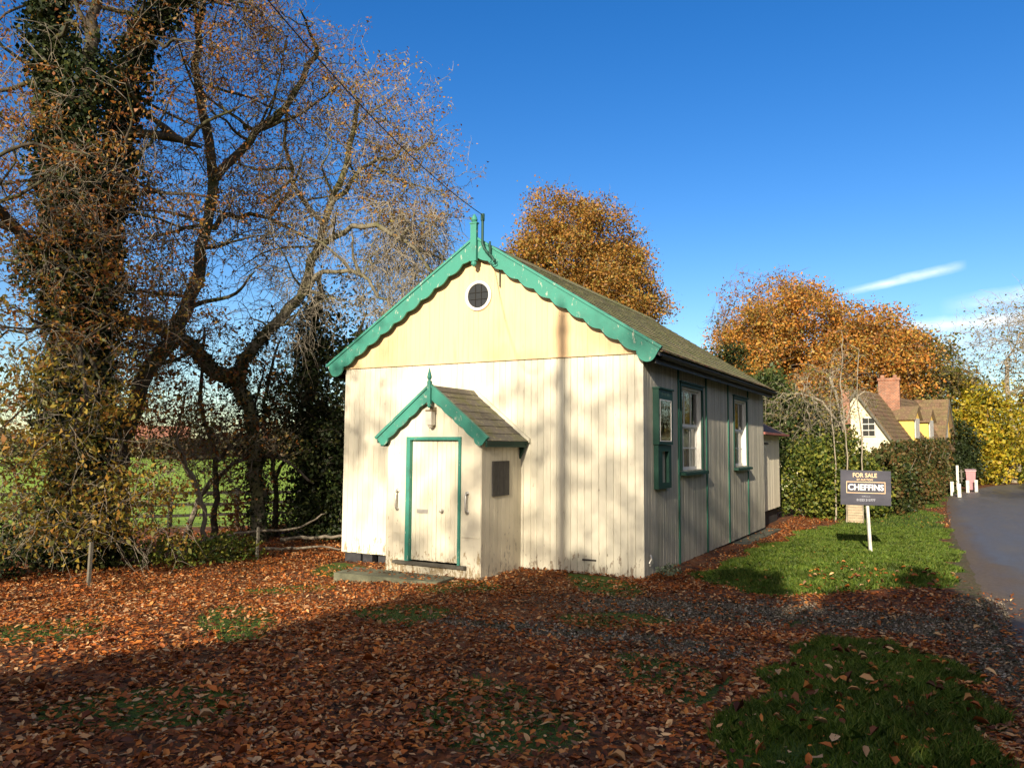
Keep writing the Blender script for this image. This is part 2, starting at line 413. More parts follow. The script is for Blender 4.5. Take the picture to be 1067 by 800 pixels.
def smooth_path(pts, step, jit):
    pts = np.array(pts, float); out = [pts[0]]; n = len(pts)
    for i in range(n - 1):
        p0, p1, p2, p3 = pts[max(i - 1, 0)], pts[i], pts[i + 1], pts[min(i + 2, n - 1)]
        k = max(1, int(round(np.linalg.norm(p2 - p1) / step)))
        for j in range(1, k + 1):
            t = j / k
            q = .5 * ((2 * p1) + (-p0 + p2) * t + (2 * p0 - 5 * p1 + 4 * p2 - p3) * t * t + (-p0 + 3 * p1 - 3 * p2 + p3) * t ** 3)
            out.append(q + rng.normal(size=3) * jit * (j < k or i < n - 2))
    return np.array(out)

class Tree:
    def __init__(s): s.P = []; s.par = []; s.minr = []; s.limb = []
    def add(s, p, par, mr=0, limb=False):
        s.P.append(np.array(p, float)); s.par.append(par); s.minr.append(mr); s.limb.append(limb); return len(s.P) - 1
    def addlimb(s, pts, r0, r1, step=.3, jit=.025):
        q = smooth_path(pts, step, jit); par = -1; start = 0
        if s.P:
            d = np.linalg.norm(np.array(s.P) - q[0], axis=1); par = int(d.argmin()); start = 1 if d.min() < .25 else 0
        for i in range(start, len(q)): par = s.add(q[i], par, r0 + (r1 - r0) * (i / (len(q) - 1)) ** .8, True)
    def grow(s, ell, n, step=.3, curl=.1, up=.25, shell=.5, zmin=None):
        pts = []
        tot = sum(e[6] if len(e) > 6 else 1 for e in ell)
        for e in ell:
            k = int(n * (e[6] if len(e) > 6 else 1) / tot)
            u = rng.normal(size=(k, 3)); u /= np.linalg.norm(u, axis=1)[:, None]
            rr = rng.uniform(shell ** 3, 1, k) ** (1 / 3)
            rr = rr * (1 + .12 * np.sin(u[:, 0] * 5 + e[0]) + .10 * np.sin(u[:, 2] * 6 + u[:, 1] * 4 + e[1]))
            pts.append(np.array(e[:3]) + u * rr[:, None] * np.array(e[3:6]))
        A = np.concatenate(pts)
        if zmin is not None: A = A[A[:, 2] > zmin]
        Pn = np.array(s.P); d0 = np.array([np.linalg.norm(Pn - a, axis=1).min() for a in A])
        cap = np.zeros((len(s.P) + len(A) * 40, 3)); m = len(s.P); cap[:m] = Pn
        s.tips = []
        for ai in np.argsort(d0):
            a = A[ai]; v = a - cap[:m]; d = np.linalg.norm(v, axis=1)
            cost = d + .35 * np.maximum(0, cap[:m, 2] - a[2] + .2)
            j = int(cost.argmin()); dist = d[j]; k = max(1, int(dist / step))
            p0 = cap[j].copy(); par = j
            side = rng.normal(size=3) * curl * dist
            c1 = p0 + (a - p0) * .45 + side + np.array([0, 0, up * dist * .4])
            for q in range(1, k + 1):
                t = q / k; pt = (1 - t) ** 2 * p0 + 2 * t * (1 - t) * c1 + t * t * a
                if q < k: pt = pt + rng.normal(size=3) * .03 * step / .3
                par = s.add(pt, par); 
                if m < len(cap): cap[m] = pt; m += 1
            s.tips.append(par)
    def boughs(s, n, z0, z1, ln, r0, seed_dir=None, rise=.25):
        cand = [i for i in range(len(s.P)) if s.limb[i] and z0 < s.P[i][2] < z1 and s.minr[i] > r0 * .9]
        for _ in range(n):
            i = cand[rng.integers(len(cand))]; d = rng.normal(size=3); d[2] = rng.uniform(-.2, .7)
            if seed_dir is not None: d[:2] += np.array(seed_dir)
            d /= np.linalg.norm(d); p = s.P[i]; L_ = ln * rng.uniform(.6, 1.25); k = int(L_ / .22); par = i; rr = r0 * rng.uniform(.7, 1.2)
            for q in range(k):
                d = d + rng.normal(size=3) * .16 + np.array([0, 0, rise * .12]); d /= np.linalg.norm(d); p = p + d * .22; par = s.add(p, par, rr * (1 - .72 * q / k), True)
    def radii(s, r0=.007, e=2.2):
        n = len(s.P); acc = np.zeros(n); ch = [0] * n
        for i in range(n - 1, -1, -1):
            if acc[i] == 0: acc[i] = r0 ** e
            if s.par[i] >= 0: acc[s.par[i]] += acc[i]
        # acc of internal nodes: sum of children
        r = acc ** (1 / e); s.r = np.where(np.array(s.limb), np.maximum(np.array(s.minr), np.minimum(r, np.array(s.minr) * 1.15)), r)
        for i in range(n):
            if s.par[i] >= 0 and not s.limb[i]: s.r[i] = min(s.r[i], s.r[s.par[i]] * .9 + 1e-4)
        return s.r
    def wood(s, name, mat, parent, lumps=.06):
        n = len(s.P); kids = [[] for _ in range(n)]
        for i in range(n):
            if s.par[i] >= 0: kids[s.par[i]].append(i)
        V = []; F = []; P = s.P; r = s.r; stack = [i for i in range(n) if s.par[i] < 0]
        while stack:
            i = stack.pop(); chain = [i]
            if s.par[i] >= 0: chain.insert(0, s.par[i])
            c = i
            while kids[c]:
                ks = sorted(kids[c], key=lambda q: (-s.limb[q], -r[q])); stack += ks[1:]; c = ks[0]; chain.append(c)
            if len(chain) < 2: continue
            R0 = r[chain[1]] if s.par[i] >= 0 else r[chain[0]]
            sd = 10 if R0 > .09 else 6 if R0 > .03 else 4 if R0 > .013 else 3
            an = np.arange(sd) * 2 * math.pi / sd; base = len(V); prevu = None
            for q, nd in enumerate(chain):
                a = P[chain[max(q - 1, 0)]]; b = P[chain[min(q + 1, len(chain) - 1)]]; d = b - a; d = d / (np.linalg.norm(d) + 1e-9)
                if prevu is None: prevu = np.cross(d, (0, 0, 1.) if abs(d[2]) < .9 else (1., 0, 0))
                u = prevu - d * np.dot(prevu, d); u /= np.linalg.norm(u) + 1e-9; prevu = u; w = np.cross(d, u)
                rad = (R0 if q == 0 and s.par[i] >= 0 else r[nd]) * (1 + (lumps * rng.normal(size=sd) if R0 > .05 else 0))
                if q == len(chain) - 1: rad = rad * .5
                V.extend(P[nd] + (np.cos(an) * rad)[:, None] * u + (np.sin(an) * rad)[:, None] * w)
            for q in range(len(chain) - 1):
                for k in range(sd): F.append((base + q * sd + k, base + q * sd + (k + 1) % sd, base + (q + 1) * sd + (k + 1) % sd, base + (q + 1) * sd + k))
        return np_mesh(name, V, F, mat, parent, True)
    def twigs(s, k=2, length=.45, seg=3, rt=.006, droop=.15, rmax=.022, sub=2, spread=1.0, zone=None):
        """fine twigs off every thin node; returns (A,B,ra,rb, endpoints)"""
        idx = [i for i in range(len(s.P)) if s.r[i] < rmax and s.par[i] >= 0]
        idx = np.array(idx); Pn = np.array(s.P); par = np.array(s.par)
        if len(idx) == 0: return None
        base = np.repeat(Pn[idx], k, 0); dp = np.repeat(Pn[idx] - Pn[par[idx]], k, 0)
        dp /= np.linalg.norm(dp, axis=1)[:, None] + 1e-9
        A, B, ra, rb, ends = [], [], [], [], []
        def shoot(base, dp, ln, r0, lev):
            d = dp * .8 + rng.normal(size=dp.shape) * .75 * spread; d[:, 2] += .05; d /= np.linalg.norm(d, axis=1)[:, None]
            L = ln * rng.uniform(.4, 1.3, (len(d), 1)); p = base
            for q in range(seg):
                d = d + rng.normal(size=d.shape) * .22; d[:, 2] -= droop * .5; d /= np.linalg.norm(d, axis=1)[:, None]
                nx_ = p + d * L / seg
                A.append(p); B.append(nx_); ra.append(np.full(len(p), r0 * (1 - q / seg * .6))); rb.append(np.full(len(p), r0 * (1 - (q + 1) / seg * .6)))
                ends.append(nx_)
                if lev > 0 and q < seg:
                    for _ in range(1 if q == 0 else sub // 2 + (q == seg - 1)):
                        m_ = rng.random(len(p)) < .8
                        shoot(nx_[m_], d[m_], ln * .55, r0 * .7, lev - 1)
                p = nx_
        shoot(base, dp, length, rt, 1 if sub else 0)
        return np.concatenate(A), np.concatenate(B), np.concatenate(ra), np.concatenate(rb), np.concatenate(ends)

def ivy_points(T, n, rmin=.08, thick=.22, zmax=99, sel=None, zmin=-1):
    idx = [i for i in range(len(T.P)) if T.limb[i] and T.r[i] > rmin and zmin < T.P[i][2] < zmax and T.par[i] >= 0 and (sel is None or sel(T.P[i]))]
    idx = np.array(idx); w = T.r[idx] + .1; w /= w.sum(); c = rng.choice(idx, n, p=w)
    P = np.array(T.P)[c]; Q = np.array(T.P)[np.array(T.par)[c]]; t = rng.random((n, 1)); B = P * t + Q * (1 - t)
    u = rng.normal(size=(n, 3)); u[:, 2] *= .6; u /= np.linalg.norm(u, axis=1)[:, None]
    lump = 1 + .5 * np.sin(B[:, 2:3] * 3 + B[:, 0:1] * 2) + .3 * np.sin(B[:, 2:3] * 8)
    return B + u * (T.r[c][:, None] + thick * lump * rng.uniform(.15, 1, (n, 1)))

# barks and leaves
bark_d = m_bark('dark_ridged_bark', (.030, .024, .018), (.10, .082, .060), 5, (.055, .06, .025))
bark_g = m_bark('grey_green_bark', (.08, .07, .048), (.26, .235, .165), 9, (.13, .13, .06))
bark_p = m_bark('pale_twig_bark', (.20, .175, .13), (.40, .35, .27), 9)
bark_w = m_bark('weathered_branch_bark', (.13, .11, .085), (.27, .235, .18), 9)
L_ivy = m_leaf('ivy_leaf', [(.008, .016, .005), (.014, .028, .007), (.025, .044, .010), (.075, .085, .02)], .15, 1.5)
L_brown = m_leaf('dry_brown_leaf', [(.13, .045, .014), (.27, .09, .022), (.40, .16, .03), (.36, .20, .04), (.16, .14, .03)], .4, 1.1)
L_yel = m_leaf('yellow_chestnut_leaf', [(.30, .13, .03), (.34, .20, .035), (.40, .29, .04), (.20, .19, .035), (.10, .12, .025)], .45, 1.5)
L_orange = m_leaf('orange_leaf', [(.18, .075, .02), (.34, .15, .03), (.47, .23, .042), (.38, .25, .055), (.19, .19, .045)], .3, 1.3, .6)
L_chest = m_leaf('russet_leaf', [(.24, .09, .024), (.48, .18, .034), (.56, .26, .048), (.46, .29, .06), (.20, .19, .05)], .3, .7, .6)
L_olive = m_leaf('olive_leaf', [(.05, .07, .015), (.13, .14, .03), (.23, .20, .05), (.26, .15, .05)], .3, .8)
L_laurel = m_leaf('laurel_leaf', [(.025, .05, .010), (.07, .12, .016), (.18, .21, .03), (.28, .27, .05)], .25, 2.0, .6)
L_hedge = m_leaf('hedge_leaf', [(.022, .042, .010), (.05, .08, .018), (.10, .10, .03), (.17, .085, .03), (.11, .12, .03)], .25, 1.0, .5)
L_gold = m_leaf('gold_green_leaf', [(.09, .13, .016), (.28, .27, .025), (.52, .44, .035), (.60, .46, .04), (.46, .27, .035)], .4, .5, .6)
L_dark = m_leaf('evergreen_leaf', [(.01, .02, .006), (.02, .035, .01), (.04, .055, .015)], .15, 1)

def finish_tree(T, name, loc, label, cat, barkm, twigm, leafm=None, nleaf=0, lsize=.1, tw=None, leafpts=None, group=None, leafpick=None, flat=None, woodname='trunk', aspect=.6, r0=.007):
    root = empty(name, loc); tag(root, label, cat, group)
    T.wood(woodname, barkm, root)
    ends = None
    if tw is not None:
        t = T.twigs(**tw)
        if t is not None:
            A, B, ra, rb, ends = t; Vv, Ff = tri_tubes(A, B, ra, rb); tag(np_mesh('twigs', Vv, Ff, twigm, root), kind='stuff')
    if leafm is not None and nleaf:
        src = ends if ends is not None else np.array(T.P)[T.tips]
        if leafpick is not None: src = src[leafpick(src)]
        kk = 7; P = np.repeat(src[rng.integers(0, len(src), max(1, nleaf // kk))], kk, 0); P = P + rng.normal(size=P.shape) * np.array([1.2, 1.2, .7]) * (lsize * 1.6 if leafpts is None else leafpts)
        leaf_mesh('crown', P, lsize, leafm, root, flat=flat, aspect=aspect)
    return root

# ================================================================== THE CHAPEL
W, Lh, HJ = 6.0, 9.21, 3.48
APEX = 5.60; TX = 3.32; SL = (5.60 - 3.48) / 3.32
def roofz(x): return APEX - SL * abs(x + 3)
house = empty('chapel', (-3, 4.6, 0))
tag(house, 'cream boarded timber chapel with green scalloped bargeboards and a small gabled porch', 'chapel')

def boards(mb, org, u, nrm, u0, u1, width, zlo, zhi, holes=(), chamf=.006, depth=.010, thick=.022, grain=0):
    """tongue-and-groove boards standing on a wall plane. zlo/zhi functions of u"""
    org = Vector(org); u = Vector(u); nrm = Vector(nrm); n = max(1, int(round((u1 - u0) / width))); w = (u1 - u0) / n; jj = rng.uniform(-.05, .05, n + 1) * w; jj[0] = jj[-1] = 0
    for i in range(n):
        a, b = u0 + i * w + jj[i], u0 + (i + 1) * w + jj[i + 1]
        spans = [(0, 1)]
        cuts = sorted([h for h in holes if h[0] < b - 1e-4 and h[1] > a + 1e-4], key=lambda h: h[2])
        parts = []; lo = lambda x: zlo(x)
        prev = None
        for h in cuts: parts.append((prev, h[2])); prev = h[3]
        parts.append((prev, None))
        for (p, q) in parts:
            za = p if p is not None else zlo(a); zb = p if p is not None else zlo(b)
            ta = q if q is not None else zhi(a); tb = q if q is not None else zhi(b)
            if q is None and p is None: 
                dz = rng.uniform(-.006, .004); za += dz; zb += dz
            if max(ta, tb) - min(za, zb) < .01: continue
            ta, tb = max(ta, za + .002), max(tb, zb + .002)
            out = depth + rng.uniform(-.0015, .0015)
            P = lambda uu, zz, o: tuple(org + u * uu + Vector((0, 0, zz)) + nrm * o)
            fa, fb = a + chamf, b - chamf; zfa = za + (zb - za) * chamf / w; zfb = zb; tfa = ta + (tb - ta) * chamf / w; tfb = tb - (tb - ta) * chamf / w
            i0 = len(mb.v)
            mb.v += [P(a + .0006, za, 0), P(fa, zfa, out), P(fb, zfb, out), P(b - .0006, zb, 0), P(a + .0006, ta, 0), P(fa, tfa, out), P(fb, tfb, out), P(b - .0006, tb, 0),
                     P(a + .0006, za, -thick), P(b - .0006, zb, -thick)]
            mb.f += [(i0, i0 + 1, i0 + 5, i0 + 4), (i0 + 1, i0 + 2, i0 + 6, i0 + 5), (i0 + 2, i0 + 3, i0 + 7, i0 + 6), (i0 + 4, i0 + 5, i0 + 6, i0 + 7), (i0 + 8, i0 + 9, i0 + 3, i0 + 2, i0 + 1, i0)]

WY = ((1.985, 3.345), (5.965, 7.255)); WZ = (1.60, 3.10)
# front (south) wall: behind the porch the boards stay whole
m = MB(); boards(m, (0, 0, 0), (1, 0, 0), (0, -1, 0), -6.0, 0.0, .122, lambda x: 0., lambda x: HJ - .012)
m.box(-5.99, -.01, .012, .10, .01, HJ); m.build('front_wall', cream, house)
m = MB(); boards(m, (0, -.012, 0), (1, 0, 0), (0, -1, 0), -6.12, .12, .104, lambda x: HJ + .004, lambda x: max(HJ + .006, roofz(x) - .05), thick=.012, chamf=.0016, depth=.002)
m.prism([(-6.2, .0, HJ + .01), (.2, .0, HJ + .01), (-3, .0, APEX - .03)], (0, .1, 0)); m.build('gable_wall', yellow, house)
m = MB(); m.box(-6.02, .02, -.045, -.001, HJ - .014, HJ + .006); m.build('gable_drip_board', yellow, house)
# east side wall with two window openings
holes = [(y0, y1, WZ[0], WZ[1]) for y0, y1 in WY]
m = MB(); boards(m, (0, 0, 0), (0, 1, 0), (1, 0, 0), 0.0, Lh, .0712, lambda y: 0., lambda y: 3.42, holes=holes, chamf=.007, depth=.010)
ys = [.01, WY[0][0], WY[0][1], WY[1][0], WY[1][1], Lh - .01]
for k in range(5):
    if k % 2 == 0: m.box(-.10, -.012, ys[k], ys[k + 1], .01, 3.45)
    else: m.box(-.10, -.012, ys[k], ys[k + 1], .01, WZ[0]); m.box(-.10, -.012, ys[k], ys[k + 1], WZ[1], 3.45)
m.build('side_wall', sidep, house)
m = MB(); boards(m, (-6, 0, 0), (0, 1, 0), (-1, 0, 0), 0.0, Lh, .1, lambda y: 0., lambda y: 3.42)
m.box(-5.99, -5.90, .01, Lh - .01, .01, 3.45); m.build('side_wall', sidep, house)
m = MB(); boards(m, (0, Lh, 0), (1, 0, 0), (0, 1, 0), -6, 0, .1, lambda y: 0., lambda x: roofz(x) - .08)
m.box(-5.99, -.01, Lh - .10, Lh - .012, .01, 3.45); m.build('rear_wall', sidep, house)
# corner stops
m = MB(); m.box(-.006, .014, -.014, .012, 0, 3.42); m.build('corner_bead', cream, house)
# inside: floor and ceiling keep the room dark
m = MB(); m.box(-5.9, -.1, .1, Lh - .1, 0.02, .10); m.box(-5.9, -.1, .1, Lh - .1, 3.3, 3.36); m.build('floor_and_ceiling', interior, house)
# plinth
m = MB()
for (x0, x1) in ((-5.93, -5.55), (-5.5, -4.35)):
    m.box(x0, x1 if x0 < -5.9 else -5.28, .02, .16, -.5, -.004)
m.box(-5.2, -.03, .10, .22, -.5, -.006)
m.box(-.16, -.045, .05, Lh - .05, -.5, -.006); m.box(-5.95, -5.83, .2, Lh - .05, -.5, -.006); m.box(-5.8, -.2, Lh - .2, Lh - .06, -.5, -.006)
m.build('plinth', blackplinth, house)
# concrete apron along the east side
m = MB(); m.box(-.12, .34, .9, 9.6, -.4, -.055); apron = m.build('concrete_path', concrete); tag(apron, kind='structure')
# battens on the side
m = MB()
for y in (1.80, 3.63, 5.41): m.box(.011, .032, y - .024, y + .024, .0, 3.40)
m.box(.011, .032, 7.29 - .02, 7.29 + .02, .0, WZ[0] - .10); m.box(.011, .032, 7.335, 7.37, 3.16, 3.40)
for y, z0, z1 in ((1.80, 0, 3.4),): pass
bt = m
mbs = []
for y, z0, z1 in ((1.80, 0, 3.40), (3.63, 0, 3.40), (5.41, 0, 3.40), (7.29, 0, WZ[0] - .13), (7.36, 3.17, 3.40)):
    b = MB(); b.box(.012, .034, y - .026, y + .026, z0, z1); b.build('batten', greenb, house)
# windows
for y0, y1 in WY:
    b = MB()    # green architrave round the opening
    for (ya, yb, za, zb) in ((y0 - .06, y0, WZ[0], WZ[1] + .06), (y1, y1 + .06, WZ[0], WZ[1] + .06), (y0, y1, WZ[1], WZ[1] + .06)):
        b.box(-.02, .032, ya, yb, za, zb)
    b.box(-.02, .060, y0 - .1, y1 + .1, WZ[1] + .062, WZ[1] + .09)
    win = b.build('window', greend, house)
    b = MB(); D = .13   # white box lining
    b.box(-D, -.005, y0, y0 + .02, WZ[0], WZ[1]); b.box(-D, -.005, y1 - .035, y1, WZ[0], WZ[1]); b.box(-D, -.005, y0 + .02, y1 - .035, WZ[1] - .03, WZ[1])
    b.build('lining', white, win)
    b = MB(); b.prism([(-D, y0 - .09, WZ[0] - .07), (.12, y0 - .09, WZ[0] - .085), (.12, y0 - .09, WZ[0] - .035), (-D, y0 - .09, WZ[0])], (0, y1 - y0 + .18, 0))
    b.build('sill', greend, win)
    zm = (WZ[0] + WZ[1]) / 2 + .05; b = MB()
    ya, yb = y0 + .02, y1 - .035
    def sash(x, z0, z1, rows, cols):
        t_ = .045
        b.box(x - .035, x, ya, ya + t_, z0, z1); b.box(x - .035, x, yb - t_, yb, z0, z1)
        b.box(x - .035, x, ya + t_, yb - t_, z0, z0 + t_ + .01); b.box(x - .035, x, ya + t_, yb - t_, z1 - t_, z1)
        for c in range(1, cols): yy = ya + (yb - ya) * c / cols; b.box(x - .028, x - .004, yy - .011, yy + .011, z0 + t_ + .01, z1 - t_)
        for r_ in range(1, rows): zz = z0 + (z1 - z0) * r_ / rows; b.box(x - .027, x - .005, ya + t_, yb - t_, zz - .010, zz + .010)
    sash(-.085, WZ[0] + .0, zm, 2, 3); sash(-.062, zm - .02, WZ[1] - .03, 1, 3)
    b.build('sash', white, win)
    b = MB(); b.quad((-.10, ya + .01, WZ[0] + .02), (-.10, yb - .01, WZ[0] + .02), (-.10, yb - .01, zm - .01), (-.10, ya + .01, zm - .01))
    b.quad((-.078, ya + .01, zm), (-.078, yb - .01, zm), (-.078, yb - .01, WZ[1] - .04), (-.078, ya + .01, WZ[1] - .04)); b.build('pane', glass, win)
    n = 60; V = []; F = []
    for i in range(n + 1):
        yy = y0 + .03 + (y1 - y0 - .08) * i / n; xx = -.17 + .018 * math.sin(i * .9) + .008 * math.sin(i * 2.3)
        V += [(xx, yy, WZ[0] + .02), (xx, yy, zm + .02 + .02 * math.sin(i * .5))]
    for i in range(n): F.append((2 * i, 2 * i + 2, 2 * i + 3, 2 * i + 1))
    np_mesh('net_curtain', V, F, curtain_m, win, True)
    V = [];
    for i in range(n + 1):
        yy = y0 + .03 + (y1 - y0 - .08) * i / n; xx = -.21 + .02 * math.sin(i * .8)
        V += [(xx, yy, zm - .1), (xx, yy, WZ[1])]
    np_mesh('curtain', V, F, curtain_b, win, True)

# roofs ------------------------------------------------------------
def slates(org, along, up, nrm, la, lu, wd, ex, th, gap=.006, hip=None):
    mb = MB(); org, along, up, nrm = map(Vector, (org, along, up, nrm)); k = int(math.ceil(lu / ex)); ex = lu / k
    for c in range(k):
        off = (c % 2) * .5 * wd; s = -off
        while s < la - 1e-4:
            a = max(s, 0) + gap * .5; b = min(s + wd, la) - gap * .5; s += wd
            if b - a < .03: continue
            lo = c * ex - rng.uniform(0, .006) - .01; hi = min((c + 1) * ex + .04, lu); lift = th * 2.0 + rng.uniform(0, .004); tl = rng.uniform(-.002, .002)
            p = lambda q, w_, h: tuple(org + along * q + up * w_ + nrm * h)
            i0 = len(mb.v)
            mb.v += [p(a, lo, lift - th), p(b, lo, lift - th + tl), p(b, hi, 0), p(a, hi, 0), p(a, lo, lift), p(b, lo, lift + tl), p(b, hi, th), p(a, hi, th)]
            for f in ((4, 5, 6, 7), (0, 1, 5, 4), (1, 2, 6, 5), (3, 0, 4, 7), (2, 3, 7, 6)): mb.f.append(tuple(i0 + q for q in f))
    return mb
RY0, RY1 = -.12, 9.40
ca = 1 / math.hypot(1, SL); sa = SL * ca; lu = TX / ca
roof = MB()
for sg in (1, -1):   # deck
    P0 = (-3 + sg * TX, RY0, 3.48 - .03); P1 = (-3, RY0, APEX - .03)
    roof.prism([P0, P1, (P1[0], P1[1], P1[2] - .05), (P0[0], P0[1], P0[2] - .05)], (0, RY1 - RY0, 0))
roof_o = roof.build('roof', black, house)
for sg in (1, -1):
    up = (-sg * ca, 0, sa); nrm = (sg * sa, 0, ca)
    r1 = slates((-3 + sg * TX, RY0 + .01, 3.48 - .024), (0, 1, 0), up, nrm, RY1 - RY0 - .02, lu, .26, .21, .012)
    r1.build('roof_slope', roofm, roof_o)
    r2 = slates((-3 + sg * (TX + .015), RY0 + .02, 3.468 - .018 + .012), (0, 1, 0), up, nrm, RY1 - RY0 - .04, .2, .18, .17, .014); r2.build('eave_course', eavem, roof_o)
m = MB(); y = RY0
while y < RY1:
    m.prism([(-3.13, y, APEX - .075), (-3.10, y, APEX - .04), (-3, y, APEX + .045), (-2.90, y, APEX - .04), (-2.87, y, APEX - .075)], (0, min(.44, RY1 - y), 0)); y += .45
m.build('ridge', roofm, roof_o)
# gutter + fascia
for sg in (1, -1):
    x = -3 + sg * (TX - .09)
    m = MB(); m.box(min(x - sg * .02, x), max(x - sg * .02, x), -.04, RY1 - .05, 3.30, 3.485); m.box(min(x - sg * .02, -3 + sg * 3.0), max(x - sg * .02, -3 + sg * 3.0), -.04, RY1 - .05, 3.385, 3.405)
    m.build('fascia', black, house)
    n = 8; prof = [(x + sg * (.055 + .055 * math.cos(math.pi + math.pi * i / n)), 0, 3.43 - .055 * math.sin(math.pi * i / n)) for i in range(n + 1)]
    V = []; F = []
    for p in prof: V += [(p[0], -.02, p[2]), (p[0], RY1 - .03, p[2])]
    for i in range(n): F.append((2 * i, 2 * i + 1, 2 * i + 3, 2 * i + 2))
    np_mesh('gutter', V, F, black, house, True)

def bargeboard(apx, apz, hw, drop, y, th, wn, amp, per, endr, name_parent, mat=None):
    """pair of scalloped boards: returns built objects"""
    for sg in (1, -1):
        L_ = math.hypot(hw, drop); c, s_ = hw / L_, drop / L_
        def P(t, w_): return (apx + sg * (c * t - s_ * w_), y, apz - s_ * t - c * w_)
        low = []; cc = L_ - endr; t_end = cc - endr * .9; k = max(1, round((t_end - .10) / per)); pr = (t_end - .10) / k
        for t in np.concatenate([np.linspace(0, t_end, 300), cc + endr * np.sin(np.linspace(-math.pi / 2 * .72, math.pi / 2, 26))]):
            if t <= t_end: w_ = wn + amp * (abs(math.sin(math.pi * (t - .10) / pr)) if t > .10 else 0)
            else: w_ = wn + .82 * math.sqrt(max(0, endr ** 2 - (t - cc) ** 2)) - endr * .30
            low.append((t, max(w_, wn * .55)))
        # triangulate as strip between top edge and lower edge
        top = []; bot = []
        for t, w_ in [p for p in low]:
            tx_ = min(max(t, 0), L_ ); A = P(tx_, 0); B_ = P(t, w_)
            if sg * (A[0] - apx) < 0: A = (apx, y, A[2])
            if sg * (B_[0] - apx) < 0: B_ = (apx, y, apz - w_ / c)
            top.append(A); bot.append(B_)
        nn = len(top); V = []
        for A, B_ in zip(top, bot): V += [A, B_, (A[0], y + th, A[2]), (B_[0], y + th, B_[2])]
        F = []
        for i in range(nn - 1):
            a = 4 * i; q = 4 * (i + 1); F += [(a, q, q + 1, a + 1), (a + 2, a + 3, q + 3, q + 2), (a + 1, q + 1, q + 3, a + 3), (a, a + 2, q + 2, q)]
        F.append((4 * (nn - 1), 4 * (nn - 1) + 2, 4 * (nn - 1) + 3, 4 * (nn - 1) + 1))
        me = bpy.data.meshes.new('bargeboard'); me.from_pydata(V, [], F); me.update(); link('bargeboard', me, mat or greenp, house)
        b = MB(); b.prism([P(-.0, -.03), P(L_ + .015, -.03), P(L_ + .015, .012), P(0, .012)] if True else [], (0, -.022, 0))
        for i, v in enumerate(b.v):
            if sg * (v[0] - apx) < 0: b.v[i] = (apx, v[1], v[2])
            if i >= 0: b.v[i] = (b.v[i][0], b.v[i][1] + (.0 if v[1] < y else th + .015), b.v[i][2])
        b.build('verge_strip', greenp, house)
bargeboard(-3, 5.645, 3.34, 2.12, -.155, .035, .232, .045, .36, .16, house)
# finial post and swan-neck conduit at the apex
m = MB(); m.prism([(-3.06, -.225, 5.22), (-2.94, -.225, 5.22), (-2.94, -.225, 5.88), (-3.06, -.225, 5.88)], (0, .066, 0))
m.tube([(-3, -.19, 5.12), (-3, -.19, 5.16), (-3, -.19, 5.19), (-3, -.19, 5.225)], [.015, .05, .05, .03], 10)
m.prism([(-3.075, -.235, 5.88), (-2.925, -.235, 5.88), (-2.925, -.235, 5.905), (-3.075, -.235, 5.905)], (0, .085, 0))
m.tube([(-3, -.19, 5.9), (-3, -.19, 5.95), (-3, -.19, 6.0), (-3, -.19, 6.06)], [.03, .06, .045, .008], 10); m.build('finial', greenp, house)
m = MB(); cpts = [(-2.80, -.24, 5.93), (-2.80, -.24, 5.66), (-2.80, -.24, 5.50), (-2.76, -.24, 5.40), (-2.68, -.24, 5.31), (-2.60, -.24, 5.24), (-2.56, -.24, 5.16)]
m.tube(cpts, .024, 8); m.tube([(-2.80, -.24, 5.90), (-2.80, -.24, 6.02)], .036, 8); m.tube([(-2.66, -.22, 5.30), (-2.66, -.22, 5.52)], .018, 6)
m.build('cable_conduit', greend, house)
m = MB(); m.tube([(-2.60, -.225, 5.22), (-2.66, -.225, 5.14), (-2.60, -.225, 5.10), (-2.53, -.225, 5.13), (-2.54, -.225, 5.2)], .009, 6); m.tube([(-2.555, -.06, 5.18), (-2.555, -.05, 4.75)], .011, 6); m.build('cable_loop', greend, house)
# round window
def ring(cx_, y0, cz, r0_, r1_, th, n=48):
    V = []; F = []
    for i in range(n):
        a = 2 * math.pi * i / n
        for r_, yy in ((r0_, y0), (r1_, y0), (r1_ - .01, y0 - th), (r0_ + .012, y0 - th)): V.append((cx_ + r_ * math.cos(a), yy, cz + r_ * math.sin(a)))
    for i in range(n):
        a = 4 * i; b = 4 * ((i + 1) % n)
        for k in range(4): F.append((a + k, b + k, b + (k + 1) % 4, a + (k + 1) % 4))
    return V, F
V, F = ring(-3, -.02, 4.635, .208, .272, .035); rw = np_mesh('round_window', V, F, white, house)
n = 40; V = [(-3 + .216 * math.cos(2 * math.pi * i / n), -.028, 4.635 + .216 * math.sin(2 * math.pi * i / n)) for i in range(n)]
dk = NT('dark_round_glass'); dk.bsdf((.02, .022, .022), .12, spec=.6)
me = bpy.data.meshes.new('pane'); me.from_pydata(V, [], [tuple(range(n))]); link('pane', me, dk.m, rw)
m = MB(); 
for dx in (-.06, .06): m.box(-3 + dx - .004, -3 + dx + .004, -.040, -.030, 4.635 - .2, 4.635 + .2)
for dz in (-.06, .06): m.box(-3.2, -2.8, -.044, -.036, 4.635 + dz - .003, 4.635 + dz + .003)
m.build('wire_guard', interior, rw)
# loose bits and damage at the foot of the front wall
m = MB(); m.box(-1.02, -.78, -.016, -.0105, .205, .232); m.build('split_board_edge', darkwood, house)
m = MB(); m.box(.03, .05, .18, .24, .17, .2); m.tube([(.04, .14, .22), (.07, .16, .3), (.04, .2, .34)], .014, 6); m.build('tap', chrome, house)

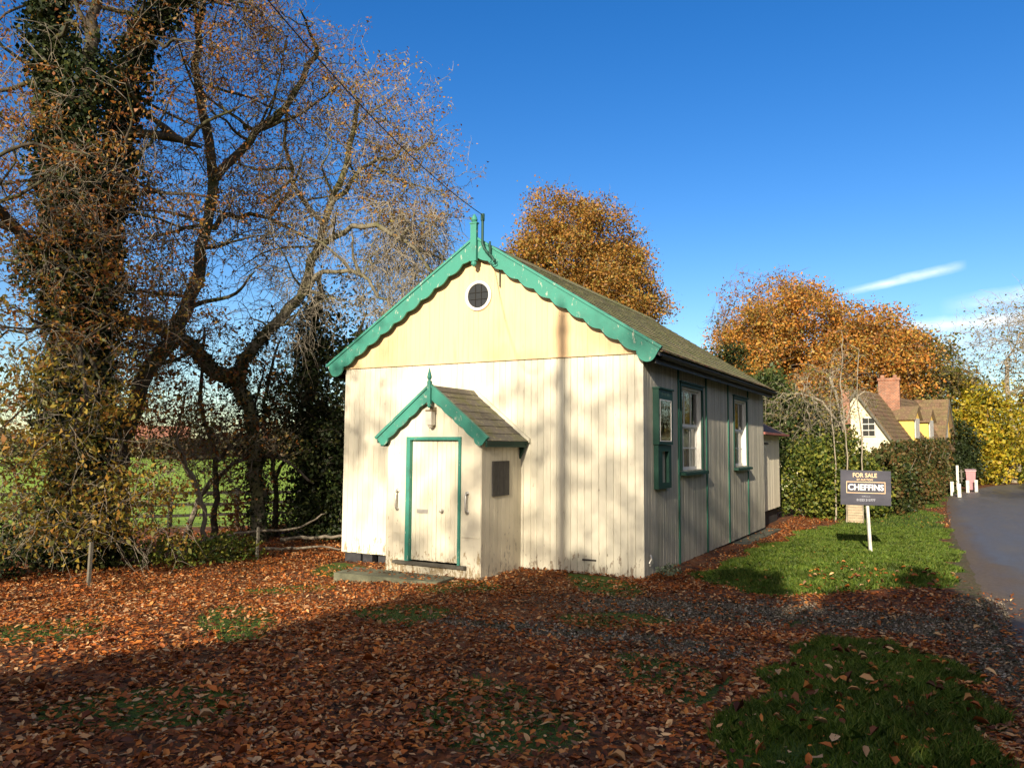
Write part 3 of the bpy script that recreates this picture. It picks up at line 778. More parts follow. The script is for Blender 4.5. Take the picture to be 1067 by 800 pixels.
# ---- porch
PX0, PX1, PY = -3.935, -2.141, -1.287; PCX = (PX0 + PX1) / 2
PAZ = 2.93; PTX = 1.05; PSL = (2.93 - 2.10) / 1.05
def pz(x): return PAZ - PSL * abs(x - PCX)
DX0, DX1, DZ0, DZ1 = -3.545, -2.50, .20, 2.146
m = MB(); boards(m, (0, PY, 0), (1, 0, 0), (0, -1, 0), PX0, PX1, .138, lambda x: -.06, lambda x: pz(x) - .06, holes=[(DX0, DX1, .14, DZ1)])
# strip left and right fill so boards meet the frame cleanly
m.box(PX0 + .005, DX0, PY - .0075, PY + .09, -.2, 2.02); m.box(DX1, PX1 - .005, PY - .0075, PY + .09, -.2, 2.02); m.box(PX0 + .25, PX1 - .25, PY - .0065, PY + .09, DZ1, 2.22); m.box(DX0 - .14, DX0 - .001, PY - .0070, PY + .085, 2.02, DZ1); m.box(DX1 + .001, DX1 + .14, PY - .0070, PY + .085, 2.02, DZ1)
m.build('porch_wall', cream_porch, house)
m = MB(); boards(m, (PX1, 0, 0), (0, 1, 0), (1, 0, 0), PY - .008, -.012, .132, lambda x: -.04, lambda x: 2.08); m.box(PX1 - .08, PX1 - .002, PY + .01, -.014, -.2, 2.08)
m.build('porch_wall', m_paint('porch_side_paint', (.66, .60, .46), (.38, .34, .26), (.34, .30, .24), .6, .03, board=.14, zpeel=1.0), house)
m = MB(); boards(m, (PX0, 0, 0), (0, 1, 0), (-1, 0, 0), PY - .008, -.012, .132, lambda x: -.1, lambda x: 2.08); m.box(PX0 + .002, PX0 + .08, PY + .01, -.014, -.2, 2.08); m.build('porch_wall', cream_porch, house)
m = MB(); m.box(-3.72, -2.40, PY - .03, PY - .0125, -.06, .125); m.box(-2.48, -2.15, PY - .018, PY - .0115, .60, .612); m.box(-3.93, -3.62, PY - .018, PY - .0115, .60, .606)
m.build('base_board', cream_porch, house)
m = MB(); m.box(-3.74, -2.38, PY - .10, PY - .0125, .128, .172); m.build('threshold', wood, house)
fr = MB(); fr.box(DX0 - .0, DX0 + .075, PY - .035, PY + .07, .172, DZ1); fr.box(DX1 - .045, DX1, PY - .035, PY + .07, .172, DZ1); fr.box(DX0 + .075, DX1 - .045, PY - .035, PY + .07, DZ1 - .05, DZ1)
fr.build('door_frame', greenp, house)
dmid = -2.985
for a, b, nme in ((DX0 + .078, dmid - .003, 0), (dmid + .003, DX1 - .048, 1)):
    m = MB(); boards(m, (0, PY + .045, 0), (1, 0, 0), (0, -1, 0), a, b, .082, lambda x: .19, lambda x: DZ1 - .054, chamf=.004, depth=.007); m.box(a, b, PY + .046, PY + .08, .19, DZ1 - .054)
    dr = m.build('door', cream_porch, house)
    if nme == 0:
        q = MB(); q.box(-3.36, -3.14, PY + .026, PY + .037, .93, .995); q.box(-3.33, -3.17, PY + .020, PY + .0255, .95, .975); q.build('letter_plate', chrome, dr)
    else:
        q = MB(); q.tube([(-2.87, PY + .037, .985), (-2.87, PY + .0, .985)], .012, 8); q.ball((-2.87, PY - .015, .985), .03); q.tube([(-2.87, PY + .034, .985), (-2.87, PY + .03, .985)], .034, 12); q.tube([(-2.92, PY + .036, .985), (-2.92, PY + .025, .985)], .012, 8); q.build('door_knob', chrome, dr)
        q = MB(); q.box(DX1 - .075, DX1 - .05, PY + .02, PY + .035, 1.33, 1.37); q.build('latch', darkwood, dr)
for hx in (-3.715, -2.38):
    q = MB(); pp = [(hx, PY - .012, .99), (hx, PY - .06, 1.0), (hx, PY - .07, 1.03), (hx, PY - .07, 1.23), (hx, PY - .06, 1.26), (hx, PY - .012, 1.27)]
    q.tube(pp, .016, 8); q.tube([(hx, PY - .009, .985), (hx, PY - .02, .985)], .035, 10); q.tube([(hx, PY - .009, 1.272), (hx, PY - .02, 1.272)], .035, 10); q.build('grab_handle', chrome, house, True)
# dark boarded side light on the porch
m = MB(); m.box(PX1 + .012, PX1 + .030, -.985, -.455, 1.22, 1.77)
for yy in (-.81, -.63): m.box(PX1 + .030, PX1 + .036, yy - .004, yy + .004, 1.225, 1.765)
m.build('boarded_window', darkwood, house)
# porch roof
prf = MB(); pc = 1 / math.hypot(1, PSL); ps = PSL * pc; plu = PTX / pc
for sg in (1, -1):
    P0 = (PCX + sg * PTX, PY - .10, 2.10 - .02); P1 = (PCX, PY - .10, PAZ - .02)
    prf.prism([P0, P1, (P1[0], P1[1], P1[2] - .035), (P0[0], P0[1], P0[2] - .035)], (0, 1.37, 0))
pr_o = prf.build('porch_roof', greend, house)
for sg in (1, -1):
    s_ = slates((PCX + sg * PTX, PY - .09, 2.10 - .017), (0, 1, 0), (-sg * pc, 0, ps), (sg * ps, 0, pc), 1.36, plu - .02, .42, .19, .009); s_.build('slates', slatem, pr_o)
    q = MB(); # lead and timber flashing where roof meets wall
    q.prism([(PCX + sg * (PTX + .03), -.075, 2.065), (PCX, -.075, PAZ + .0), (PCX, -.075, PAZ + .07), (PCX + sg * (PTX + .03), -.075, 2.065 + .07)], (0, .062, 0)); q.build('flashing', cream, pr_o)
    q = MB(); q.box(min(PCX + sg * (PTX - .03), PCX + sg * (PTX - .055)), max(PCX + sg * (PTX - .03), PCX + sg * (PTX - .055)), PY - .05, -.03, 1.99, 2.075); q.build('eave_board', greend, pr_o)
m = MB(); 
for yy in np.arange(PY - .10, -.09, .34): m.prism([(PCX - .085, yy, PAZ - .055), (PCX, yy, PAZ + .035), (PCX + .085, yy, PAZ - .055)], (0, min(.335, -.08 - yy), 0))
m.build('ridge', slatem, pr_o)
m = MB(); m.prism([(PX1 + .011, -.035, 1.80), (PX1 + .011, -.035, 2.06), (PX1 + .15, -.035, 2.06)], (0, -.05, 0)); m.build('eave_bracket', greend, house)
bargeboard(PCX, PAZ + .03, 1.055, .835, PY - .115, .028, .145, .022, .24, .09, house)
m = MB(); yq = PY - .135
m.box(PCX - .032, PCX + .032, yq - .02, yq + .03, 2.66, 3.03); m.tube([(PCX, yq, 2.60), (PCX, yq, 2.63), (PCX, yq, 2.662)], [.012, .032, .02], 8)
m.tube([(PCX, yq, 3.03), (PCX, yq, 3.05), (PCX, yq, 3.07), (PCX, yq, 3.09), (PCX, yq, 3.12), (PCX, yq, 3.24)], [.022, .022, .036, .04, .034, .003], 8); m.build('porch_finial', greenp, house)
# annex at the back
m = MB(); AX = -.22; boards(m, (AX, 0, 0), (0, 1, 0), (1, 0, 0), Lh + .02, 12.6, .09, lambda y: .31, lambda y: 2.42)
m.box(-3.6, AX - .012, Lh + .02, 12.58, .32, 2.42); m.build('annex_wall', m_paint('annex_paint', (.80, .74, .58), (.5, .46, .36), (.4, .36, .3), .4, 0, zpeel=.1), house)
m = MB(); m.box(-3.5, AX - .07, Lh + .05, 12.5, -.4, .30); m.build('annex_plinth', blackplinth, house)
m = MB(); e = .22; x0, x1, y0, y1 = -3.8, AX + e, Lh + .0, 12.6 + e; zt = 2.42
ridge0 = (-2.0, Lh + .0, 3.5); ridge1 = (-2.0, 11.2, 3.5)
def thickface(m, pts, t=.06): m.prism(pts, (0, 0, -t))
thickface(m, [(x1, y0, zt), (x1, y1, zt), ridge1, ridge0]); thickface(m, [(x1, y1, zt), (x0, y1, zt), ridge1]); thickface(m, [(x0, y1, zt), (x0, y0, zt), ridge0, ridge1]); an = m.build('annex_roof', annexroof, house)
m = MB(); m.box(x1 - .01, x1 + .05, y0 + .03, y1, zt - .05, zt + .01); m.build('eave_tiles', m_slate('red_eave', (.35, .10, .08), (.3, .1, .08), (.25, .12, .1), .3), an)
m = MB(); m.box(AX + .012, AX + .03, 10.4, 10.9, 2.12, 2.16); m.build('vent_strip', darkwood, an)

# ---- things standing or hanging by the chapel
m = MB(); m.prism([(-4.38, -1.50, -.3), (-2.46, -1.50, -.3), (-2.42, -2.02, -.3), (-4.30, -2.12, -.3)], (0, 0, .3 + .03)); slab = m.build('step_slab', concrete)
tag(slab, 'low mossy concrete slab lying before the porch threshold, strewn with leaves', 'step')
lan = empty('wall_lantern', (PCX, PY, 2.5)); tag(lan, 'small frosted bulkhead lantern hanging under the porch finial', 'lamp')
m = MB(); m.box(PCX - .06, PCX + .06, PY - .03, PY - .012, 2.5, 2.62); m.tube([(PCX, PY - .02, 2.6), (PCX, PY - .08, 2.62), (PCX, PY - .10, 2.58)], .013, 6); m.box(PCX - .062, PCX + .062, PY - .15, PY - .03, 2.545, 2.57); m.build('bracket', m_plain('aged_brass', (.25, .2, .13), .5, .6), lan)
m = MB(); m.prism([(PCX - .058, PY - .146, 2.33), (PCX + .058, PY - .146, 2.33), (PCX + .052, PY - .146, 2.543), (PCX - .052, PY - .146, 2.543)], (0, .11, 0)); m.tube([(PCX, PY - .09, 2.29), (PCX, PY - .09, 2.33)], [.03, .05], 8); m.build('lamp_glass', lamp_m, lan)

s_head = m_plain('faded_heading', (.05, .10, .08), .7)
nb = empty('notice_cabinet', (.02, .96, 2.0)); tag(nb, 'tall dark green glazed notice cabinet on the chapel side wall near the front corner', 'notice board')
m = MB(); m.box(.012, .098, .44, 1.18, 2.05, 2.945); m.box(.098, .112, .44, 1.18, 2.78, 2.945); m.box(.098, .112, .44, .50, 2.05, 2.78); m.box(.098, .112, 1.10, 1.18, 2.05, 2.78); m.box(.098, .112, .50, 1.10, 2.05, 2.10); m.box(.0125, .135, .42, 1.20, 2.945, 2.97); m.build('case', greend, nb)
m = MB()
for (a, b, c, d) in ((.50, .520, 2.10, 2.78), (1.08, 1.10, 2.10, 2.78), (.520, 1.08, 2.10, 2.116), (.520, 1.08, 2.764, 2.78)): m.box(.0985, .116, a, b, c, d)
m.build('glazing_frame', white, nb)
m = MB(); m.quad((.107, .520, 2.116), (.107, 1.08, 2.116), (.107, 1.08, 2.764), (.107, .520, 2.764)); m.build('pane', glass, nb)
m = MB(); m.box(.0985, .101, .53, 1.07, 2.12, 2.76); m.build('backing', m_plain('faded_notice_backing', (.07, .075, .035), .8, nscale=3, amt=.3), nb)
for k, (yy, w_) in enumerate(((.60, .05), (.70, .035), (.78, .05), (.88, .03), (.95, .05))): m = MB(); m.box(.112, .1135, yy, yy + w_, 2.84, 2.90); m.build('worn_letter', s_head, nb)
lf = empty('leaflet_frame', (.02, .8, 1.3)); tag(lf, 'open green wooden frame fixed to the side wall directly below the notice cabinet', 'frame')
m = MB(); m.box(.012, .09, .47, .68, 1.34, 2.045); m.box(.012, .09, 1.02, 1.15, 1.34, 2.045); m.box(.012, .09, .68, 1.02, 1.34, 1.43); m.box(.012, .09, .68, 1.02, 1.94, 2.045); m.build('frame', greend, lf)
m = MB(); m.box(.012, .02, .68, 1.02, 1.43, 1.94); m.build('back_panel', sidep, lf)

# ---- for sale board
sg_o = empty('for_sale_sign', (2.77, 4.94, .05)); tag(sg_o, 'dark grey estate agent for sale board on a white post standing in the sunlit verge', 'sign')
fwd = Vector((-math.sin(.5056), math.cos(.5056), 0)); rgt = Vector((math.cos(.5056), math.sin(.5056), 0))
rgt = (rgt * math.cos(R(0)) + fwd * 0).normalized(); nf = -fwd   # board faces the lane
bc = Vector((2.735, 4.93, 1.262)) ; tl = R(1.2)
bu = (Vector((0, 0, 1)) * math.cos(tl) + rgt * math.sin(tl)).normalized(); br_ = (rgt * math.cos(tl) - Vector((0, 0, 1)) * math.sin(tl)).normalized()
def SP(a, b, o=0): return tuple(bc + br_ * a + bu * b + nf * o)
hw_, hh_ = .485, .33
m = MB(); m.prism([SP(-hw_, -hh_, .0), SP(hw_, -hh_, 0), SP(hw_, hh_, 0), SP(-hw_, hh_, 0)], tuple(nf * .006)); m.build('board', signm, sg_o)
m = MB(); w_ = .006
fx, fz0, fz1 = .375, -.105, .115
for (a, b, c, d) in ((-fx, fx, fz1 - .012, fz1), (-fx, fx, fz0, fz0 + .012), (-fx, -fx + .012, fz0 + .012, fz1 - .012), (fx - .012, fx, fz0 + .012, fz1 - .012)):
    m.prism([SP(a, c, .0065), SP(b, c, .0065), SP(b, d, .0065), SP(a, d, .0065)], tuple(nf * .002))
m.build('name_border', s_gold, sg_o)
def text(body, size, a, b, mat, bold=0, sx=1., name='lettering'):
    cu = bpy.data.curves.new('lettering', 'FONT'); cu.body = body; cu.size = size; cu.align_x = 'CENTER'; cu.align_y = 'CENTER'; cu.offset = bold; cu.extrude = .0008
    to = bpy.data.objects.new('tmp', cu); COL.objects.link(to); dg = bpy.context.evaluated_depsgraph_get()
    me = bpy.data.meshes.new_from_object(to.evaluated_get(dg)); bpy.data.objects.remove(to)
    M = Matrix((( *(br_ * sx), 0), (*bu, 0), (*nf, 0), (0, 0, 0, 1))).transposed(); M.translation = bc + br_ * a + bu * b + nf * .0085
    M = Matrix([[br_.x * sx, bu.x, nf.x, M.translation.x], [br_.y * sx, bu.y, nf.y, M.translation.y], [br_.z * sx, bu.z, nf.z, M.translation.z], [0, 0, 0, 1]])
    me.transform(M); me.materials.clear(); return link(name, me, mat, sg_o)
text('FOR SALE', .112, -.02, .235, s_gold, .0022, .98)
text('BY AUCTION', .052, -.02, .152, s_gold, .0006, 1.0)
text('CHEFFINS', .158, .0, .003, s_white, .0045, 1.0)
text('01223 213777', .062, 0, -.235, s_grey, .0008, 1.0)
text('cheffins.co.uk', .030, 0, -.165, s_grey, 0, 1.0)
m = MB(); pb = Vector((2.80, 4.99, -.15)); pt = Vector(SP(.01, .27, -.03))
m.prism([tuple(pb + rgt * -.025), tuple(pb + rgt * .025), tuple(pb + rgt * .025 - fwd * -.04), tuple(pb + rgt * -.025 - fwd * -.04)], tuple(pt - pb)); m.build('post', whitepost, sg_o)

# ---- overhead cable and the pole behind the photographer
A_ = np.array([-2.80, -.24, 6.0]); el_s, az_s = R(20), R(8)
PT = np.array([-1.38 + 20 * math.tan(az_s), -20, 4.2 + 20 * math.tan(el_s) / math.cos(az_s)])
up_o = empty('utility_pole', (PT[0], PT[1], .2)); tag(up_o, 'tall creosoted wooden utility pole behind the photographer', 'pole')
m = MB(); m.tube([(PT[0], PT[1], -.5), (PT[0], PT[1], 5), (PT[0], PT[1], PT[2] - .02)], [.13, .11, .085], 12); m.build('shaft', pole_m, up_o, True)
m = MB(); m.box(PT[0] - .12, PT[0] + .12, PT[1] - .05, PT[1] + .05, PT[2] - .32, PT[2] - .24); m.tube([(PT[0], PT[1] + .14, PT[2] - .2), (PT[0], PT[1] + .14, PT[2] + .05)], .05, 8); m.build('cross_arm', pole_m, up_o)
cp = []
for i in range(41):
    t_ = i / 40; q = A_ + (PT + np.array([0, .14, 0]) - A_) * t_; q[2] -= 4 * 1.75 * t_ * (1 - t_); cp.append(tuple(q))
m = MB(); m.tube(cp, .007, 6); cb = m.build('overhead_cable', cable_m); tag(cb, 'black overhead service cable sagging from the chapel gable apex to the pole', 'cable')

# ================================================================== LEFT WOOD EDGE
# T1: ivy-clad giant at the far left
T = Tree()
T.addlimb([(-9.15, -3.0, -.6), (-9.36, -3.05, .68), (-9.51, -3.11, 2.2), (-9.62, -3.29, 4.27), (-9.91, -3.39, 6.58), (-10.08, -3.49, 8.4), (-10.26, -3.59, 10.25), (-10.4, -3.64, 12.5)], .40, .14)
T.addlimb([(-9.5, -3.1, 2.4), (-9.57, -2.83, 4.34), (-9.62, -2.72, 5.81), (-9.56, -2.63, 7.03), (-9.58, -2.49, 8.13), (-9.64, -2.39, 9.24), (-9.5, -2.18, 10.18), (-9.19, -1.58, 11.11), (-8.92, -.91, 12.55)], .26, .10)
T.addlimb([(-9.55, -3.17, 3.06), (-9.22, -3.4, 5.6), (-9.07, -3.55, 7.8), (-9.04, -3.49, 9.6), (-9.03, -3.47, 11.8)], .20, .07)
T.addlimb([(-9.58, -2.48, 7.94), (-9.2, -2.28, 7.97), (-9.11, -1.81, 8.09), (-8.97, -1.14, 8.03)], .10, .05)
T.addlimb([(-9.73, -3.47, 4.77), (-9.59, -4.25, 5.61), (-9.4, -4.98, 6.03), (-9.1, -5.8, 6.0)], .14, .05)
T.addlimb([(-9.5, -3.1, 2.6), (-8.9, -3.5, 3.5), (-8.3, -3.9, 3.6), (-7.8, -4.1, 3.0)], .09, .03)
T.boughs(34, 3.5, 11.5, 2.6, .045, (.3, -.2))
T.grow([(-9.9, -3.9, 9.2, 1.9, 2.2, 3.0, 1.3), (-9.2, -2.0, 10.6, 1.6, 1.8, 2.4, 1.0), (-9.0, -4.6, 5.8, 1.4, 1.8, 1.8, 1.1), (-8.8, -3.0, 5.5, 1.3, 1.5, 1.8, 1.2), (-8.5, -4.5, 2.8, 1.1, 1.5, 1.4, 1.0), (-8.1, -3.6, .95, 1.0, 1.4, .7, .6)], 1300, curl=.16, up=.3)
T.radii(.0075)
T1_ = T
t1 = finish_tree(T, 'ivy_clad_tree', (-9.2, -3.0, -.25), 'tallest ivy-clad tree at the far left with several black ivied stems and low yellowing branches', 'tree', bark_d, bark_w, None, tw=dict(k=1, length=.65, rt=.0075, droop=.35, sub=2), group=None)
t = T.twigs(k=1, length=.4, rt=.005, sub=0)
E = t[4]
lo = E[E[:, 2] < 3.6]; hi = E[E[:, 2] >= 3.6]
def pick(src, n, s, k=9):
    c = src[rng.integers(0, len(src), max(1, n // k))]; c = np.repeat(c, k, 0); sp = rng.normal(size=c.shape) * np.array([1.3, 1.3, .6]) * s * 1.2; return c + sp
leaf_mesh('crown', pick(hi, 21000, .10), .062, L_brown, t1, aspect=.55)
leaf_mesh('crown', np.concatenate([pick(lo, 4800, .12), pick(E[E[:, 2] < 5], 2200, .13)]), .085, L_yel, t1, aspect=.5, droop=.6)
leaf_mesh('ivy', ivy_points(T, 52000, .10, .30, 12.2), .085, L_ivy, t1, aspect=.8)

# T2: tall leaning tree
T = Tree()
T.addlimb([(-10.28, -1.56, -.5), (-10.37, -1.68, 1.66), (-10.23, -1.49, 2.72), (-10.07, -1.26, 3.62), (-9.9, -.87, 4.25), (-9.77, -.54, 5.42), (-9.76, -.37, 6.5), (-9.78, -.08, 7.76), (-9.47, .75, 9.16), (-9.13, 1.39, 10.01), (-8.79, 1.87, 11.51)], .22, .06, jit=.035)
T.addlimb([(-9.78, -.08, 7.76), (-9.64, -.53, 8.87), (-9.62, -.83, 10.02), (-9.38, -.85, 11.44), (-9.1, -.51, 12.63)], .12, .05, jit=.035)
T.addlimb([(-9.76, -.37, 6.5), (-10.1, .3, 7.1), (-9.9, 1.0, 7.3), (-9.5, 1.6, 7.2)], .08, .04, jit=.04)
T.boughs(22, 3.5, 11.8, 2.2, .042, (.3, 0))
T.grow([(-9.6, -.2, 10.6, 1.6, 1.8, 2.4, 1.3), (-9.8, -.9, 6.9, 1.2, 1.5, 1.8, 1.0), (-9.0, 1.3, 10.6, 1.4, 1.6, 1.6, 1), (-9.6, .9, 7.6, 1.3, 1.3, 1.6, 1.0), (-10, -1.1, 4.6, 1.0, 1.2, 1.1, .8)], 1300, curl=.2, up=.3, shell=.3)
T.radii(.007)
finish_tree(T, 'bare_leaning_tree', (-10.3, -1.6, -.3), 'tall thin-crowned tree leaning right behind the ivy-clad giant, its forked limbs nearly bare', 'tree', bark_d, bark_w, L_brown, 15000, .062, tw=dict(k=1, length=.55, rt=.0085, droop=.25, sub=2), aspect=.5)

# T3: greenish trunk with twiggy dome, nearest the chapel
T = Tree()
T.addlimb([(-9.71, 1.51, -.6), (-9.81, 1.41, 1.19), (-9.92, 1.29, 2.52), (-10.15, 1.03, 3.48), (-9.96, 1.24, 4.26), (-9.35, 1.88, 5.26), (-8.9, 2.18, 6.62), (-8.61, 2.31, 7.72), (-8.22, 2.53, 9.26), (-8.03, 2.56, 10.31)], .20, .05, jit=.03)
T.addlimb([(-10.15, 1.03, 3.48), (-10.32, .53, 3.71), (-10.47, -.29, 4.32), (-10.69, -1.26, 4.53), (-10.88, -1.91, 4.73), (-11, -3.2, 5.6)], .20, .08, jit=.04)
T.addlimb([(-8.9, 2.18, 6.62), (-7.87, 2.17, 7.04), (-6.94, 2.42, 6.89), (-6.3, 2.9, 6.3), (-6.0, 3.3, 5.4)], .085, .03, jit=.05)
T.addlimb([(-8.61, 2.31, 7.72), (-8.07, 3.05, 8.9), (-7.46, 3.78, 9.4), (-7.0, 4.37, 9.7)], .07, .03, jit=.05)
T.addlimb([(-9.35, 1.88, 5.26), (-8.39, 1.97, 5.99), (-7.55, 2.18, 5.94), (-6.95, 2.6, 5.15)], .08, .03, jit=.05)
T.addlimb([(-8.71, 2.22, 7.12), (-9.46, 2.06, 8.13), (-9.81, 1.98, 9.36), (-9.88, 2.06, 10.63)], .07, .03, jit=.05)
T.boughs(22, 3.6, 10.2, 1.9, .036, (.4, .2))
T.grow([(-8.2, 2.8, 9.5, 1.9, 1.9, 1.75, 1.6), (-7.2, 3.3, 8.3, 1.5, 1.4, 1.6, 1.1), (-7.1, 3.0, 5.9, 1.1, 1.0, 1.3, .8), (-9.3, 1.7, 7.4, 1.3, 1.3, 1.6, 1.0), (-7.0, 3.2, 7.2, 1.2, 1.0, 1.3, .7), (-9.2, 1.4, 5.2, 1.2, 1.2, 1.2, .6)], 1500, curl=.2, up=.25, shell=.3)
T.radii(.0068)
T3_t = T
t3 = finish_tree(T, 'twiggy_dome_tree', (-9.7, 1.5, -.3), 'tree with a greenish crooked trunk and a rounded twiggy crown nearest the chapel gable', 'tree', bark_g, bark_p, L_orange, 10500, .066, tw=dict(k=1, length=.5, rt=.0085, droop=.25, sub=2), leafpick=lambda s: (np.sin(s[:, 0] * 2.1 + 1) * np.sin(s[:, 2] * 1.7) * np.sin(s[:, 1] * 1.3 + 2) > -.1) & (s[:, 2] > 6.3) | (s[:, 2] > 9.3), aspect=.5)
leaf_mesh('ivy', ivy_points(T, 5500, .06, .10, 5.0), .06, L_ivy, t3, aspect=.8)
# hanging pale twigs low on T3
idx = [i for i in range(len(T.P)) if 4.2 < T.P[i][2] < 7.6 and T.P[i][0] > -8.6 and T.r[i] < .04]
B0 = np.array(T.P)[np.array(idx)]; B0 = np.repeat(B0, 3, 0); A, B, ra, rb = [], [], [], []
p = B0; d = rng.normal(size=B0.shape) * .6; d[:, 2] -= .3; Ls = rng.uniform(.3, 1.3, (len(p), 1))
for q in range(6):
    d = d / np.linalg.norm(d, axis=1)[:, None]; nx_ = p + d * Ls / 6; A.append(p); B.append(nx_); ra.append(np.full(len(p), .008 - .0009 * q)); rb.append(np.full(len(p), .0075 - .0009 * q)); p = nx_
    d = d + rng.normal(size=d.shape) * .3; d[:, 2] -= .28
Vv, Ff = tri_tubes(np.concatenate(A), np.concatenate(B), np.concatenate(ra), np.concatenate(rb)); tag(np_mesh('hanging_twigs', Vv, Ff, bark_p, t3), kind='stuff')

# T4: dark ivy column next to the chapel
T = Tree()
T.addlimb([(-9.45, 2.89, -.8), (-9.47, 2.87, 1.15), (-9.59, 2.77, 3.51), (-9.52, 2.83, 5.19), (-9.43, 2.92, 6.3)], .17, .06)
T.addlimb([(-8.2, 3.2, -.7), (-8.25, 3.15, 1.5), (-8.35, 3.1, 3.2), (-8.3, 3.1, 4.8)], .12, .05)
T.grow([(-9.0, 3.1, 3.0, 1.3, 1.1, 3.0)], 260, curl=.2, up=.1, shell=.2)
T.radii(.007)
t4 = finish_tree(T, 'ivy_column_tree', (-9.4, 2.9, -.3), 'dark ivy-smothered columnar tree filling the gap beside the chapel front left corner', 'tree', bark_d, bark_w, L_ivy, 9000, .09, tw=dict(k=1, length=.4, rt=.006, droop=.2, sub=2))
leaf_mesh('ivy', ivy_points(T, 15000, .05, .42, 5.6), .09, L_dark, t4, aspect=.8)

# T5 small leaning stem
def small_tree(name, label, limbs, ell, n, rr, bk, lf_, nl, ls, tw, cat='tree', group=None, **kw):
    T = Tree()
    for l_ in limbs: T.addlimb(l_[0], l_[1], l_[2], step=.2, jit=.02)
    T.grow(ell, n, step=.2, curl=.2, up=.2, shell=.2); T.radii(rr)
    return finish_tree(T, name, tuple(limbs[0][0][0]), label, cat, bk, bk, lf_, nl, ls, tw=tw, group=group, **kw), T
small_tree('leaning_sapling', 'short leaning sapling with a forked top standing before the paddock fence', [([(-9.72, 0, -.4), (-9.8, -.05, .6), (-9.95, -.25, 1.3), (-10.2, -.5, 2.1)], .07, .03)], [(-10.0, -.4, 2.2, .9, .9, .8)], 60, .005, bark_w, L_olive, 500, .07, dict(k=2, length=.35, rt=.005, sub=2))
small_tree('thicket_tree', 'slim twiggy understorey tree between the two largest trunks', [([(-10.6, .9, -.4), (-10.5, .8, 1.6), (-10.7, .5, 3.0), (-10.3, .2, 4.6)], .09, .03), ([(-10.5, .8, 1.6), (-10.2, 1.5, 2.6), (-10.2, 1.9, 3.9)], .05, .02)], [(-10.5, .8, 3.2, 1.4, 1.9, 1.7)], 240, .006, bark_d, L_brown, 2600, .085, dict(k=2, length=.4, rt=.006, sub=2))
small_tree('thicket_tree', 'dark forked understorey tree just left of the ivy column', [([(-10.2, 2.4, -.4), (-10.1, 2.2, 1.4), (-10.3, 2.0, 2.8), (-10.0, 2.1, 4.4)], .08, .03), ([(-10.1, 2.2, 1.2), (-9.6, 2.6, 2.4), (-9.3, 2.7, 3.9)], .05, .02)], [(-9.9, 2.3, 3.0, 1.2, 1.3, 2.0)], 300, .006, bark_d, L_ivy, 3800, .085, dict(k=2, length=.4, rt=.006, sub=2))
small_tree('thicket_tree', 'brown-leaved understorey tree between the ivy-clad giant and the leaning tree', [([(-10.9, -2.2, -.4), (-10.8, -2.3, 1.4), (-10.6, -2.2, 2.8), (-10.8, -2.1, 4.0)], .09, .03)], [(-10.5, -2.2, 2.6, 1.4, 1.3, 2.0), (-11.3, -1.2, 3.6, 1.3, 1.2, 1.4)], 420, .006, bark_d, L_brown, 5200, .08, dict(k=2, length=.4, rt=.006, sub=2))
small_tree('thicket_tree', 'tangled low dead tree with arching boughs in front of the paddock', [([(-11.6, .9, -.5), (-11.3, 1.1, .8), (-10.6, 1.5, 1.6), (-9.6, 1.9, 1.7), (-8.9, 2.3, 1.1)], .08, .03), ([(-11.3, 1.1, .8), (-11.6, .6, 2.0), (-11.2, .5, 3.2)], .05, .02)], [(-10.8, 1.2, 1.9, 1.8, 1.4, 1.3)], 300, .006, bark_w, L_brown, 1800, .08, dict(k=2, length=.45, rt=.006, sub=2))
# ground-hugging shrubs and brambles of the wood edge
def leaf_cloud(ell, n, shell=.35, zmin=None):
    out = []; tot = sum(e[6] if len(e) > 6 else 1 for e in ell)
    for e in ell:
        k = int(n * (e[6] if len(e) > 6 else 1) / tot); u = rng.normal(size=(k, 3)); u /= np.linalg.norm(u, axis=1)[:, None]
        ph = rng.uniform(0, 6, 6)
        lump = 1 + .16 * np.sin(u[:, 0] * 5 + ph[0]) * np.sin(u[:, 1] * 5 + ph[1]) + .14 * np.sin(u[:, 2] * 8 + ph[2] + u[:, 0] * 3) + .08 * np.sin(u[:, 1] * 17 + ph[3]) * np.sin(u[:, 2] * 15 + ph[4])
        rr = rng.uniform(shell ** 3, 1, k) ** (1 / 3) * lump
        out.append(np.array(e[:3]) + u * rr[:, None] * np.array(e[3:6]))
    P = np.concatenate(out)
    if zmin is not None: P = P[P[:, 2] > zmin]
    return P
